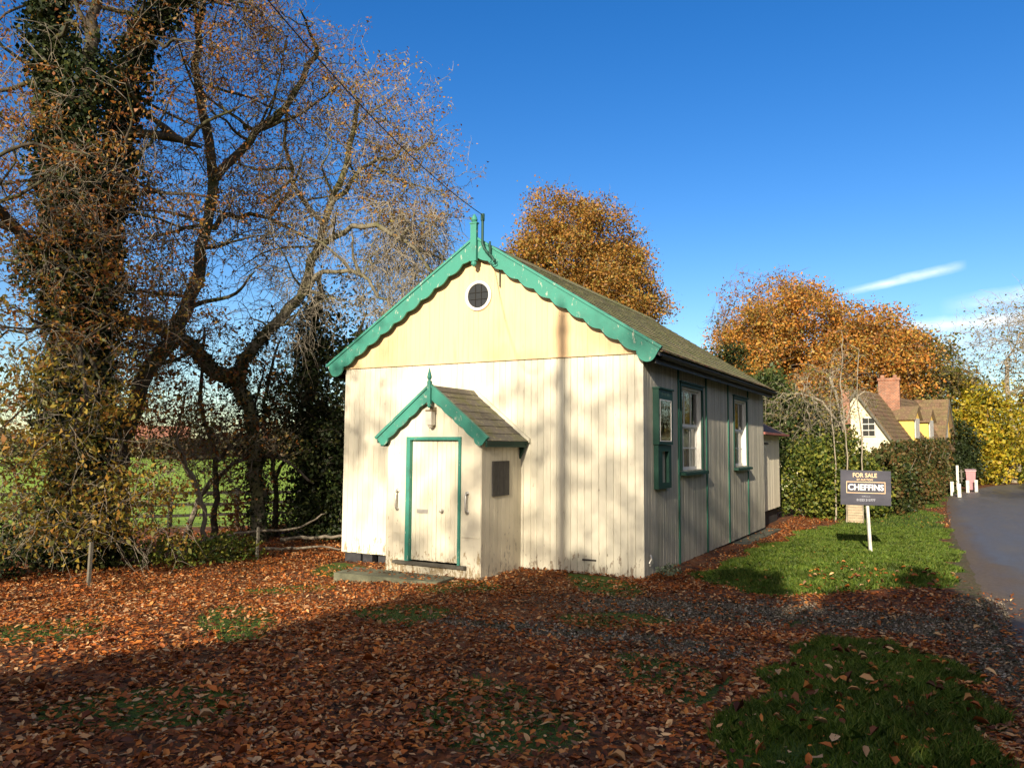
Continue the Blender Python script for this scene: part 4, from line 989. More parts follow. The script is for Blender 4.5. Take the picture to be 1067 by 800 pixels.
def shrub(name, label, ell, n, size, lm, bk=bark_w, cat='shrub', group=None, stems=26, zg=None, clump=None, sr=.009, extra=None, tl=0):
    c = np.array(ell[0][:3]); zg = float(ground_z(c[0], c[1])) if zg is None else zg
    root = empty(name, (c[0], c[1], zg)); tag(root, label, cat, group)
    P = leaf_cloud(ell, n, zmin=zg + .01)
    if clump:
        C = leaf_cloud(ell, clump[0], .3, zmin=zg + .05); P = np.concatenate([P[: int(n * .35)], C[rng.integers(0, len(C), int(n * .65))] + rng.normal(size=(int(n * .65), 3)) * clump[1]]); P = P[P[:, 2] > zg]
    leaf_mesh('foliage', P, size, lm, root)
    tgt = P[rng.integers(0, len(P), stems)]; A, B, ra, rb = [], [], [], []
    b0 = np.stack([c[0] + (tgt[:, 0] - c[0]) * .45, c[1] + (tgt[:, 1] - c[1]) * .45, np.full(stems, zg - .1)], 1)
    for q in range(6):
        t0, t1_ = q / 6, (q + 1) / 6
        def at_(t_): return b0 * (1 - t_) + tgt * (1 + tl) * t_ * 1.0 + np.stack([np.zeros(stems), np.zeros(stems), .2 * np.sin(math.pi * t_) * (tgt[:, 2] - zg)], 1) - tgt * tl * t_
        A.append(at_(t0)); B.append(at_(t1_)); ra.append(np.full(stems, sr * (1.3 - t0))); rb.append(np.full(stems, sr * (1.3 - t1_)))
    Vv, Ff = tri_tubes(np.concatenate(A), np.concatenate(B), np.concatenate(ra), np.concatenate(rb)); tag(np_mesh('stems', Vv, Ff, bk, root), kind='stuff')
    return root
UG = 'low shrubs and brambles along the wood edge'
shrub('bramble', 'low green bramble patch sprawling on sunlit leaves between the ivy-clad giant and the fence', [(-8.3, -1.9, .0, .9, .8, .35), (-8.0, -1.0, .0, .7, .6, .3)], 2600, .07, L_laurel, group=UG)
shrub('bramble', 'dark tangled undergrowth around the foot of the ivy-clad giant at the frame edge', [(-9.4, -4.6, .1, 1.2, 1.4, .75), (-9.3, -3.0, .0, .8, .9, .6), (-8.6, -5.6, .1, .7, .9, .5)], 9000, .075, L_ivy, group=UG)
shrub('shrub', 'olive understorey bush left of the leaning sapling by the paddock fence', [(-11.4, -2.2, .3, 1.0, 1.5, .9)], 2600, .08, L_olive, group=UG)
shrub('shrub', 'thin dark bush below the ivy column near the chapel plinth', [(-8.6, 2.6, .2, 1.3, .9, .8)], 5200, .08, L_ivy, group=UG)
shrub('shrub', 'brownish twiggy bush in front of the fence, midway to the chapel', [(-10.8, 2.4, .3, 1.1, 1.2, .8)], 1500, .08, L_brown, stems=80, group=UG)
shrub('holly_bush', 'dark evergreen bush closing the view behind the ivy column', [(-9.8, 5.4, 1.3, 1.9, 1.4, 2.0), (-8.6, 6.6, 1.6, 1.6, 1.4, 2.3)], 16000, .12, L_dark, zg=-.3)

# fallen branches, stakes
for i, (pts, r_, lb) in enumerate(((((-8.6, 1.0, -.05), (-8.0, 1.5, .0), (-7.3, 1.9, -.02), (-6.6, 2.4, .0)), .05, 'pale fallen branch lying near the chapel corner, the further of two'),
        (((-8.0, -.1, -.1), (-7.4, .5, -.08), (-6.7, .8, -.09)), .04, 'pale fallen branch lying on leaves, nearer of two by the chapel corner'),
        (((-9.6, -.6, -.1), (-8.9, .1, .15), (-8.2, .9, .22), (-7.9, 1.6, .5)), .045, 'bowed grey dead bough arching low above the leaf litter'))):
    T = Tree(); T.addlimb(pts, r_, r_ * .4, step=.15, jit=.02); T.r = np.array(T.minr); o = empty('fallen_branch', tuple(pts[0])); tag(o, lb, 'branch', 'fallen branches in the leaf litter'); T.wood('bough', bark_w, o)
for (x, y, h, lb) in ((-7.06, -4.34, .62, 'thin grey stake standing in leaves below the ivy-clad giant'), (-7.44, -.75, .62, 'thin grey stake standing in leaves left of the chapel')):
    z = float(ground_z(x, y)); m = MB(); m.prism([(x - .022, y - .022, z - .2), (x + .022, y - .022, z - .2), (x + .025, y + .02, z - .2), (x - .02, y + .022, z - .2)], (.01, .01, h + .2)); m.prism([(x - .012, y - .012, z + h), (x + .032, y - .012, z + h), (x + .035, y + .03, z + h), (x - .01, y + .032, z + h)], (0, 0, .015)); tag(m.build('stake', wood), lb, 'stake', 'stakes in the leaf litter')

# paddock fence
fd = Vector((4.65, 6.2, 0)).normalized(); f0 = Vector((-18.9, .7, 0)) - fd * 9
fence = empty('paddock_fence', (f0.x, f0.y, -.45)); tag(fence, 'dark post and rail timber fence between the trees and the green paddock', 'fence')
Lf = 26
for k in range(int(Lf / 1.9) + 1):
    p = f0 + fd * 1.9 * k; z = float(ground_z(p.x, p.y)); m = MB(); m.box(p.x - .05, p.x + .05, p.y - .05, p.y + .05, z - .3, z + 1.18 + rng.uniform(-.03, .03)); m.build('post', rail_m, fence)
for h in (.35, .68, 1.02):
    m = MB(); nrm = Vector((fd.y, -fd.x, 0)) * .055
    k = 0
    while k * 1.9 < Lf - 1:
        a, b = f0 + fd * 1.9 * k, f0 + fd * min(1.9 * (k + 1), Lf); za, zb = float(ground_z(a.x, a.y)) + h + rng.uniform(-.02, .02), float(ground_z(b.x, b.y)) + h + rng.uniform(-.02, .02)
        m.prism([tuple(a + nrm + Vector((0, 0, za - .045))), tuple(b + nrm + Vector((0, 0, zb - .045))), tuple(b + nrm + Vector((0, 0, zb + .045))), tuple(a + nrm + Vector((0, 0, za + .045)))], tuple(nrm * .6)); k += 1
    m.build('rail', rail_m, fence)

# far side of the paddock: houses and tree line
def simple_house(name, label, c, w, d, hw, hr, wall, roofmat, rot=0, nwin=3, chim=True, group=None):
    root = empty(name, c); tag(root, label, 'house', group); ca_, sa_ = math.cos(rot), math.sin(rot)
    def T_(x, y, z): return (c[0] + ca_ * x - sa_ * y, c[1] + sa_ * x + ca_ * y, c[2] + z)
    def bx(m, x0, x1, y0, y1, z0, z1): m.prism([T_(x0, y0, z0), T_(x1, y0, z0), T_(x1, y1, z0), T_(x0, y1, z0)], (0, 0, z1 - z0))
    m = MB(); bx(m, -w / 2, w / 2, -d / 2, d / 2, -1, hw)
    for sx in (-1, 1): m.prism([T_(sx * w / 2 - (.02 if sx > 0 else -.02), -d / 2, hw), T_(sx * w / 2 - (.02 if sx > 0 else -.02), d / 2, hw), T_(sx * w / 2 - (.02 if sx > 0 else -.02), 0, hr)], tuple(Vector(T_(-sx * .2, 0, 0)) - Vector(T_(0, 0, 0))))
    m.build('wall', wall, root); m = MB(); o = .35; zz = (hr - hw) / (d / 2) * o
    for sy in (-1, 1): m.prism([T_(-w / 2 - .25, sy * (d / 2 + o), hw - zz), T_(w / 2 + .25, sy * (d / 2 + o), hw - zz), T_(w / 2 + .25, 0, hr + .05), T_(-w / 2 - .25, 0, hr + .05)], (0, 0, .12))
    rf = m.build('roof', roofmat, root)
    if chim: m = MB(); bx(m, w * .28, w * .28 + .9, -.4, .4, hr - .8, hr + 1.1); m.build('chimney', brick_r, rf)
    for k in range(nwin):
        x = -w / 2 + w * (k + .5) / nwin
        for z in ((1.0, 2.2), (3.3, 4.4)) if hw > 4.3 else ((1.0, 2.2),):
            m = MB(); bx(m, x - .6, x + .6, -d / 2 - .04, -d / 2 - .003, z[0], z[1]); f = m.build('window', whitepost, root); m = MB(); bx(m, x - .5, x + .5, -d / 2 - .06, -d / 2 - .042, z[0] + .1, z[1] - .1); m.build('pane', dk.m, f)
    return root
FH = 'far houses beyond the paddock'
simple_house('far_house', 'distant red-roofed pale house seen through the trees, left one of two', (-128, 88, -1.2), 9, 7, 4.2, 6.6, render_c, m_slate('far_red_tile', (.42, .18, .12), (.36, .15, .1), (.3, .15, .1), .2), R(50), group=FH)
simple_house('far_house', 'distant brick house with orange roof seen through the trees, right one of two', (-112, 104, -1.2), 9, 7, 4.2, 6.4, brick_r, tilem, R(35), group=FH)
V = leaf_cloud([(-150 + i * 12, 70 + (i % 3) * 14 + i * 3, 1.2, 8, 6, 3.6 + 1.5 * math.sin(i * 1.7)) for i in range(15)] + [(-165, 30 - i * 14, 1.2, 8, 9, 4.2 + math.sin(i * 2)) for i in range(12)], 52000, .5)
far_w = leaf_mesh('distant_woodland', V, .9, m_leaf('distant_foliage', [(.05, .06, .025), (.10, .09, .035), (.17, .11, .05), (.09, .08, .05)], .2, .1)); tag(far_w, 'dull mixed woodland along the far side of the paddock', 'woodland', kind='stuff')
V = leaf_cloud([(-3 - i * 9, 60 + (i % 2) * 6, 1.5, 7, 5, 4.5 + math.sin(i)) for i in range(8)] + [(16 + i * 9, 66 + i * 2, 2, 8, 6, 5.5 + math.sin(i * 2)) for i in range(7)], 20000, .5)
fw2 = leaf_mesh('background_woodland', V, .55, m_leaf('background_foliage', [(.04, .05, .02), (.10, .10, .03), (.20, .14, .05), (.25, .19, .05)], .2, .2)); tag(fw2, 'mixed autumn woodland closing the view behind the cottage and the road bend', 'woodland', kind='stuff')

# ================================================================== BACKGROUND TREES
def big_tree(name, label, base, trunk, ell, n, leafm, nl, ls, bk=bark_d, tw=None, step=.5, r=.3, rr=.012, clump=None, **kw):
    T = Tree(); T.addlimb([base] + trunk, r, r * .35, step=step, jit=.04); T.grow(ell, n, step=step, curl=.12, up=.15, shell=.45); T.radii(rr)
    root = finish_tree(T, name, base, label, 'tree', bk, kw.get('twm', bark_w), None, tw=tw)
    tips = np.array(T.P)[T.tips]; src = tips[rng.integers(0, len(tips), nl)]; u = rng.normal(size=(nl, 3)); u[:, 2] *= .7
    P = src + u * (clump or .35)
    leaf_mesh('crown', P, ls, leafm, root, aspect=.65); return root
big_tree('orange_beech', 'dense orange-brown round-headed tree rising directly behind the chapel roof', (-9.0, 18.6, -.4), [(-9.0, 18.6, 3), (-9.2, 18.4, 6), (-9.1, 18.6, 9)],
         [(-9.7, 18.4, 9.9, 2.6, 2.6, 3.0, 1.6), (-8.35, 19.1, 8.4, 2.1, 2.2, 2.4, 1.0), (-9.0, 18.5, 7.2, 3.1, 3, 2.6, 1)], 700, L_orange, 130000, .092, tw=dict(k=1, length=.7, rt=.012, sub=2, rmax=.03), clump=.30)
big_tree('russet_chestnut', 'broad russet domed tree towering behind the cream cottage', (-3.2, 45, -.2), [(-3.2, 45, 3), (-3.0, 45, 5), (-2.9, 45, 8)],
         [(-3.7, 44.0, 8.0, 6.3, 5.6, 5.2, 1.6), (-.1, 44.4, 6.6, 4.0, 4.4, 4.6, 1.0), (-7.3, 44.6, 7.2, 3.2, 4.4, 4.2, .9)], 980, L_chest, 140000, .155, r=.55, tw=dict(k=1, length=1.0, rt=.016, sub=2, rmax=.04), clump=.5, step=.8)
big_tree('bare_topped_tree', 'reddish bare-topped tree poking out behind the left shoulder of the russet dome', (-8.4, 53, -.2), [(-8.4, 53, 4), (-8.3, 53, 8), (-8.2, 53, 12)],
         [(-8.0, 53, 12.0, 4.6, 3.4, 4.2, 1)], 330, L_brown, 2500, .2, r=.35, tw=dict(k=2, length=1.1, rt=.018, sub=2, rmax=.05), clump=.5, twm=m_bark('red_twig', (.16, .08, .06), (.28, .16, .12), 4), step=.7)
big_tree('olive_tree', 'thin pale olive tree between the russet dome and the road trees', (3.2, 47, -.2), [(3.2, 47, 3), (3.1, 47, 6), (3.1, 47, 8)],
         [(3.1, 47, 6.8, 2.2, 2.4, 3.2, 1), (5.2, 49, 5.0, 1.8, 2, 2.4, .7)], 260, L_olive, 11000, .2, bk=bark_g, r=.2, tw=dict(k=2, length=.9, rt=.014, sub=2, rmax=.04), clump=.4, step=.6)
big_tree('bare_ash', 'large pale bare-branched tree at the right beyond the yellow trees', (8.2, 50, -.2), [(8.2, 50, 3), (8.0, 50, 5.5), (7.9, 50, 8)],
         [(7.6, 50, 8.2, 4.6, 3.5, 3.6, 1.3), (10.5, 50, 9.0, 3.5, 3, 4.0, .8)], 420, L_olive, 2200, .15, bk=bark_p, r=.32, tw=dict(k=2, length=1.1, rt=.016, sub=2, rmax=.05), clump=.5, twm=bark_p, step=.6)
big_tree('roadside_tree', 'bare-twigged tree beside the lane whose outer twigs reach in at the right frame edge', (11.6, 13.5, -.1), [(11.6, 13.5, 2.5), (11.4, 13.4, 4.6), (11.3, 13.3, 7.5)],
         [(10.6, 13.2, 6.6, 2.6, 2.4, 2.0, 1)], 240, L_brown, 600, .1, bk=bark_w, r=.2, tw=dict(k=2, length=.6, rt=.007, sub=2, rmax=.03), clump=.25, step=.35)
# golden thickets at the bend
YG = 'golden green thickets beyond the road bend'
shrub('golden_thicket', 'golden yellow bushy tree just right of the yellow cottage gable end', [(6.3, 46.5, 3.0, 2.2, 2.2, 3.2), (5.6, 45, 1.6, 1.6, 1.5, 2.0)], 15000, .2, L_gold, cat='tree', group=YG, clump=(220, .35), stems=60, sr=.03)
shrub('golden_thicket', 'large golden orange thicket at the right frame edge over the road bend', [(10.8, 52.5, 3.2, 3.2, 2.4, 4.0), (13.6, 54.5, 3.0, 3.0, 2.4, 4.4), (9.2, 51, 1.6, 1.8, 1.5, 2.0)], 26000, .2, L_gold, cat='tree', group=YG, clump=(340, .4), stems=80, sr=.03)
shrub('dark_laurel', 'dark green evergreen filling the gateway gap beside the white posts', [(5.0, 42.5, 1.7, 1.2, 1.5, 2.3), (5.0, 40.5, 1.0, .6, .8, 1.2)], 9000, .14, L_dark, cat='tree', stems=20)
shrub('ivy_bush', 'low green bush at the foot of the golden thicket by the road', [(9.0, 50.0, .4, 1.3, .8, .7)], 2500, .13, L_laurel)

# laurel and the rest of the garden side
LG = 'bushes between the annex and the hedge'
shrub('laurel_bush', 'glossy sunlit laurel bush beside the chapel annex', [(1.05, 14.3, 1.0, 1.15, 1.3, 1.45), (.1, 14.6, .8, .9, 1.0, 1.3), (1.9, 15.4, .7, .8, 1.0, 1.0)], 21000, .10, L_laurel, group=LG, clump=(260, .14))
shrub('ivy_mound', 'dark green ivy mass on a stump behind the chapel eave, above the laurel', [(-.9, 17.2, 2.7, 1.2, 1.2, 1.5), (.2, 17.8, 2.2, 1.2, 1.2, 1.1), (-1.3, 17, 4.0, .5, .6, .7)], 17000, .12, m_leaf('mid_ivy', [(.02, .045, .012), (.04, .075, .016), (.08, .11, .03), (.13, .14, .05)], .2, 1.2), group=LG, clump=(220, .2), stems=40)
# weeping dead branches over the ivy
T = Tree(); T.addlimb([(1.3, 16.6, -.3), (1.25, 16.6, 1.6), (1.1, 16.5, 3.2), (.8, 16.4, 4.4)], .09, .04); T.addlimb([(1.2, 16.6, 2.6), (.5, 16.4, 3.6), (-.3, 16.2, 3.9)], .05, .02)
T.addlimb([(1.2, 16.6, 2.8), (1.6, 16.8, 3.8), (2.0, 17.0, 3.9)], .035, .015)
T.grow([(.5, 16.5, 3.8, 1.3, 1.3, 1.5), (-.4, 16.3, 3.4, 1.1, .9, 1.0)], 190, step=.22, curl=.5, up=.9, shell=.2); T.radii(.007)
wt = finish_tree(T, 'weeping_bare_tree', (1.3, 16.6, -.1), 'small bare tree with arching pale dead branches in front of the cottage', 'tree', bark_p, bark_p, L_olive, 1200, .08, tw=dict(k=1, length=.6, rt=.007, droop=.7, sub=2))
for i, (xa, ya, h) in enumerate(((1.55, 12.9, 5.2), (1.95, 13.1, 4.9), (1.2, 13.3, 4.3))):
    T = Tree(); T.addlimb([(xa, ya, -.4), (xa + .06, ya, h * .4), (xa - .05, ya + .05, h * .75), (xa + .05, ya, h)], .030, .012, step=.3, jit=.012)
    T.grow([(xa, ya, h * .8, .5, .5, h * .3)], 36, step=.2, curl=.15, up=.5, shell=.1); T.radii(.005)
    finish_tree(T, 'birch_sapling', (xa, ya, -.1), ['tallest slender straight sapling rising behind the for sale board', 'slender straight sapling right of its taller twin behind the for sale board', 'shortest slender sapling left of the pair behind the for sale board'][i], 'tree', bark_p, bark_p, L_olive, 260, .06, tw=dict(k=1, length=.4, rt=.005, sub=0), group='slender saplings behind the board')
small_tree('dead_topped_sapling', 'thin dead-topped sapling with ivied lower half showing over the far end of the chapel roof', [([(-2.2, 15.6, -.3), (-2.3, 15.6, 2.5), (-2.35, 15.6, 4.8), (-2.75, 15.4, 6.4)], .06, .015)], [(-2.3, 15.6, 5.0, .45, .45, 1.0), (-2.75, 15.5, 6.4, .35, .35, .4)], 46, .006, bark_d, L_ivy, 1500, .09, dict(k=1, length=.35, rt=.006, sub=1), leafpick=lambda s: s[:, 2] < 5.6)
m = MB(); bx_, by_ = 1.75, 13.3; 
z = -.12
for k in range(10): j = rng.uniform(-.012, .012, 2); m.box(bx_ - .22 + j[0], bx_ + .22 + j[0], by_ - .22 + j[1], by_ + .22 + j[1], z, z + .068); z += .075
pr = m.build('brick_pier', brick_y); tag(pr, 'short buff brick pier half hidden in foliage left of the for sale board', 'pier')

# hedge along the lane
def hedge(name, label, path, h, th, n, size, lm, seed=0, group=None, htop=None):
    P = np.array(path, float); seg = np.linalg.norm(np.diff(P, axis=0), axis=1); cs = np.concatenate([[0], np.cumsum(seg)]); tot = cs[-1]
    s = rng.uniform(0, tot, n); bx = np.interp(s, cs, P[:, 0]); by = np.interp(s, cs, P[:, 1]); hh = np.interp(s, cs, h) if hasattr(h, '__len__') else np.full(n, h)
    dx = np.gradient(np.interp(np.linspace(0, tot, 200), cs, P[:, 0])); dy = np.gradient(np.interp(np.linspace(0, tot, 200), cs, P[:, 1])); ti = (s / tot * 199).astype(int)
    tx_, ty_ = dx[ti], dy[ti]; l_ = np.hypot(tx_, ty_); nx_, ny_ = ty_ / l_, -tx_ / l_
    lump = .20 * np.sin(s * 2.3) + .15 * np.sin(s * 5.1 + 1) + .10 * np.sin(s * 11.3)
    q = rng.random(n); face = rng.random(n)
    v = np.where(face < .3, np.sign(rng.normal(size=n)) * rng.uniform(0, 1, n), np.sign(rng.random(n) - .5) * (1 - rng.exponential(.12, n)).clip(0, 1))
    w = np.where(face < .3, 1 - rng.exponential(.05, n), rng.uniform(0, 1, n)).clip(0, 1)
    w2 = th * .5 * (1 + lump * .8 + .12 * np.sin(w * 7 + s * 3)) * (1 - .25 * w ** 3)
    zb = ground_z(bx, by); Pz = zb + w * hh * (1 + lump * .42) ; PP = np.stack([bx + nx_ * v * w2, by + ny_ * v * w2, Pz], 1) + rng.normal(size=(n, 3)) * size * .5
    root = empty(name, (P[0, 0], P[0, 1], float(ground_z(P[0, 0], P[0, 1])))); tag(root, label, 'hedge', group); leaf_mesh('foliage', PP, size, lm, root)
    k = int(tot * 7); s2 = rng.uniform(0, tot, k); b = np.stack([np.interp(s2, cs, P[:, 0]), np.interp(s2, cs, P[:, 1]), np.full(k, -.4)], 1); hs = np.interp(s2, cs, h) if hasattr(h, '__len__') else np.full(k, h)
    e_ = b + np.stack([rng.normal(size=k) * th * .3, rng.normal(size=k) * th * .3, .3 + hs * rng.uniform(.6, 1.22, k)], 1); mid_ = (b + e_) / 2 + rng.normal(size=(k, 3)) * .08
    Vv, Ff = tri_tubes(np.concatenate([b, mid_]), np.concatenate([mid_, e_]), np.concatenate([np.full(k, .022), np.full(k, .016)]), np.concatenate([np.full(k, .016), np.full(k, .006)])); tag(np_mesh('stems', Vv, Ff, bark_w, root), kind='stuff'); return root
hedge('mixed_hedge', 'tall brown and green hedge running from behind the for sale board to the white posts', [(1.9, 16.4), (2.6, 21.0), (3.0, 27), (3.6, 34.5)], (1.65, 1.95, 2.15, 2.35), 1.5, 52000, .115, L_hedge)
hedge('ivy_hedge', 'low ivy-green hedge stretch just behind the for sale board', [(.6, 15.9), (1.7, 16.3), (2.7, 18.2)], (1.6, 1.6, 1.5), 1.1, 9000, .10, L_ivy)

# ---- cottage behind the hedge
cot = empty('cottage', (1.0, 33, 0)); tag(cot, 'cream and yellow rendered cottage with mossy tiled roof and red brick chimney behind the hedge', 'cottage')
def gable_block(x0, x1, y0, y1, hw, hr, wall, roofmat, axis_='x', ov=.25):
    m = MB(); m.box(x0, x1, y0, y1, -.5, hw)
    r_ = MB()
    if axis_ == 'x':   # ridge along x, gables on the x ends
        ym = (y0 + y1) / 2; dr = (hr - hw) / ((y1 - y0) / 2)
        for xe in (x0, x1 - .2): m.prism([(xe, y0, hw), (xe, y1, hw), (xe, ym, hr)], (.2, 0, 0))
        for sy in (-1, 1):
            ye = ym + sy * ((y1 - y0) / 2 + ov); r_.prism([(x0 - ov, ye, hw - dr * ov), (x1 + ov, ye, hw - dr * ov), (x1 + ov, ym, hr + .03), (x0 - ov, ym, hr + .03)], (0, 0, .1))
    else:
        xm = (x0 + x1) / 2; dr = (hr - hw) / ((x1 - x0) / 2)
        for ye in (y0, y1 - .2): m.prism([(x0, ye, hw), (x1, ye, hw), (xm, ye, hr)], (0, .2, 0))
        for sx in (-1, 1):
            xe = xm + sx * ((x1 - x0) / 2 + ov); r_.prism([(xe, y0 - ov, hw - dr * ov), (xe, y1 + ov, hw - dr * ov), (xm, y1 + ov, hr + .03), (xm, y0 - ov, hr + .03)], (0, 0, .1))
    w_o = m.build('wall', wall, cot); r_o = r_.build('roof', roofmat, cot); return w_o, r_o
# main block: gable facing the chapel with ridge running away along +y
def rot_block(ox, oy, ang, w, d, hw, hr, wall, roofmat, ov=.22, bands=True):
    """gable front at origin facing -y' (rotated by ang), ridge going back along y'"""
    c_, s_ = math.cos(ang), math.sin(ang)
    def T_(x, y, z): return (ox + c_ * x - s_ * y, oy + s_ * x + c_ * y, z)
    m = MB(); m.prism([T_(-w / 2, 0, -.5), T_(w / 2, 0, -.5), T_(w / 2, d, -.5), T_(-w / 2, d, -.5)], (0, 0, hw + .5))
    for ye in (0, d - .2): m.prism([T_(-w / 2, ye, hw), T_(w / 2, ye, hw), T_(0, ye, hr)], tuple(Vector(T_(0, .2, 0)) - Vector(T_(0, 0, 0))))
    wo = m.build('wall', wall, cot); rm = MB(); dr = (hr - hw) / (w / 2)
    for sx in (-1, 1):
        xe = sx * (w / 2 + ov); p0 = Vector(T_(xe, -ov, hw - dr * ov + .04)); p1 = Vector(T_(xe, d + ov, hw - dr * ov + .04)); p2 = Vector(T_(0, d + ov, hr + .04)); p3 = Vector(T_(0, -ov, hr + .04))
        rm.prism([tuple(p0), tuple(p1), tuple(p2), tuple(p3)], (0, 0, .08))
        al = (p1 - p0); la = al.length; up_ = (p3 - p0); lu_ = up_.length; nr = al.normalized().cross(up_.normalized()) * (1 if sx > 0 else -1)
        if nr.z < 0: nr = -nr
        s = slates(p0 + Vector((0, 0, .08)), al.normalized(), up_.normalized(), nr, la, lu_, .24, .26, .02); rm.v, rm.f = rm.v + s.v, rm.f + [tuple(len(rm.v) + q for q in f) for f in s.f]
    ro = rm.build('roof', roofmat, cot)
    bb = MB()
    for sx in (-1, 1): bb.prism([T_(sx * (w / 2 + ov), -ov - .01, hw - dr * ov + .10), T_(0, -ov - .01, hr + .10), T_(0, -ov - .01, hr - .1), T_(sx * (w / 2 + ov), -ov - .01, hw - dr * ov - .08)], tuple(Vector(T_(0, -.03, 0)) - Vector(T_(0, 0, 0))))
    bb.build('verge_board', wood, cot)
    return T_, wo, ro
T_, w1, r1_ = rot_block(.4, 30.2, -R(12), 3.5, 11.0, 2.2, 4.8, render_c, tilem)
def TV(x, y, z): return tuple(Vector(T_(x, y, z)) - Vector(T_(0, 0, 0)))
m = MB(); m.prism([T_(.22, -.03, 2.62), T_(.84, -.03, 2.62), T_(.84, -.03, 3.55), T_(.22, -.03, 3.55)], TV(0, -.03, 0)); cw = m.build('window', whitepost, cot)
m = MB()
for z0_ in (2.66, 2.96, 3.26):
    for xx in (.26, .54): m.prism([T_(xx, -.062, z0_), T_(xx + .26, -.062, z0_), T_(xx + .26, -.062, z0_ + .25), T_(xx, -.062, z0_ + .25)], TV(0, -.004, 0))
m.build('pane', dk.m, cw)
m = MB(); m.box(1.15, 2.15, 33.6, 34.3, 3.0, 5.75); m.box(1.11, 2.19, 33.56, 34.34, 5.62, 5.75); chm = m.build('chimney', brick_r, cot)
for xx in (1.4, 2.0):
    m = MB(); m.tube([(xx - .06, 33.95, 5.72), (xx - .06, 33.95, 5.93)], [.12, .10], 10); m.build('chimney_pot', brick_r, chm)
m = MB(); m.box(-.25, .12, 29.5, 29.9, -.3, 4.9); m.build('chimney', brick_r, cot)
T2_, _, _ = rot_block(-2.6, 31.6, -R(12), 3.2, 4.5, 2.2, 4.4, render_c, tilem)
T3_, w3, r3 = rot_block(4.22, 40.8, R(80), 3.6, 3.2, 2.2, 4.85, render_y, tilem)
m = MB(); m.prism([T3_(-.75, -.03, 2.7), T3_(.25, -.03, 2.7), T3_(.25, -.03, 3.55), T3_(-.75, -.03, 3.55)], tuple(Vector(T3_(0, -.03, 0)) - Vector(T3_(0, 0, 0)))); m.build('window', whitepost, cot)
for y_, zz in ((3.3, 4.15), (6.2, 4.1)):   # gabled dormers on the lane side with yellow cheeks
    dm = MB(); dm.prism([T_(1.72, y_, 2.0), T_(1.72, y_ + 1.1, 2.0), T_(1.72, y_ + 1.1, zz - .5), T_(1.72, y_ + .55, zz), T_(1.72, y_, zz - .5)], TV(-1.35, 0, 0)); dw = dm.build('dormer', render_y, cot)
    rf_ = MB()
    for sy in (0, 1):
        ya_ = y_ + .55; yb_ = y_ + (1.28 if sy else -.18)
        rf_.prism([T_(1.86, ya_, zz + .03), T_(1.86, yb_, zz - .63), T_(.3, yb_, zz - .63), T_(.3, ya_, zz + .03)], (0, 0, .07))
    rf_.build('dormer_roof', tilem, dw)
    m = MB(); m.prism([T_(1.724, y_ + .15, 2.6), T_(1.724, y_ + .95, 2.6), T_(1.724, y_ + .95, 3.6), T_(1.724, y_ + .15, 3.6)], TV(.05, 0, 0)); m.build('dormer_window', whitepost, dw)

# posts, gate, bin at the gateway
WP = 'short white posts by the gateway'
for i, (x, y) in enumerate(((4.35, 30.2), (4.62, 28.9), (5.05, 33.5), (5.45, 34.6))):
    x -= .0; z = float(ground_z(x, y)); m = MB(); m.box(x - .07, x + .07, y - .07, y + .07, z - .2, z + .62); m.prism([(x - .07, y - .07, z + .62), (x + .07, y - .07, z + .62), (x + .07, y + .07, z + .62), (x - .07, y + .07, z + .62)], (0, 0, .03))
    tag(m.build('verge_post', whitepost), ['white post tucked against the hedge end', 'white post nearest the road in front of the hedge end', 'white post standing in front of the maroon bin', 'white post farthest right past the maroon bin'][i], 'post', WP)
gt = empty('white_gate', (4.9, 36, 0)); tag(gt, 'white picket gate with taller gatepost standing open beside the maroon bin', 'gate')
m = MB(); m.box(4.60, 4.72, 35.9, 36.02, -.3, 1.2); m.build('gatepost', whitepost, gt); m = MB()
for k in range(3): m.box(4.80 + k * .2, 4.87 + k * .2, 35.6, 35.63, .35, 1.0)
m.box(4.75, 5.35, 35.632, 35.66, .5, .56); m.box(4.75, 5.35, 35.632, 35.66, .86, .92); m.build('gate_leaf', wood, gt)
bn = empty('wheelie_bin', (5.25, 34.4, -.1)); tag(bn, 'faded maroon wheeled bin standing between the white posts', 'bin')
bx0, bx1, by0, by1 = 5.02, 5.46, 35.0, 35.55
m = MB(); v0 = [(bx0 + .05, by0 + .05, -.02), (bx1 - .05, by0 + .05, -.02), (bx1 - .05, by1 - .05, -.02), (bx0 + .05, by1 - .05, -.02)]; v1 = [(bx0, by0, .92), (bx1, by0, .92), (bx1, by1, .92), (bx0, by1, .92)]
m.v = v0 + v1; m.f = [(3, 2, 1, 0), (4, 5, 6, 7), (0, 1, 5, 4), (1, 2, 6, 5), (2, 3, 7, 6), (3, 0, 4, 7)]; m.build('body', pinkbin, bn)
m = MB(); m.prism([(bx0 - .03, by0 - .04, .922), (bx1 + .03, by0 - .04, .922), (bx1 + .03, by1 + .05, .98), (bx0 - .03, by1 + .05, .98)], (0, 0, .05)); m.tube([(bx0, by1 + .08, .93), (bx1, by1 + .08, .93)], .02, 6); m.build('lid', m_plain('pale_bin_lid', (.5, .32, .34), .5), bn)
for xx in (bx0 - .03, bx1 - .03):
    m = MB(); m.tube([(xx, by1 - .02, .05), (xx + .06, by1 - .02, .05)], .09, 14); m.build('wheel', black, bn)

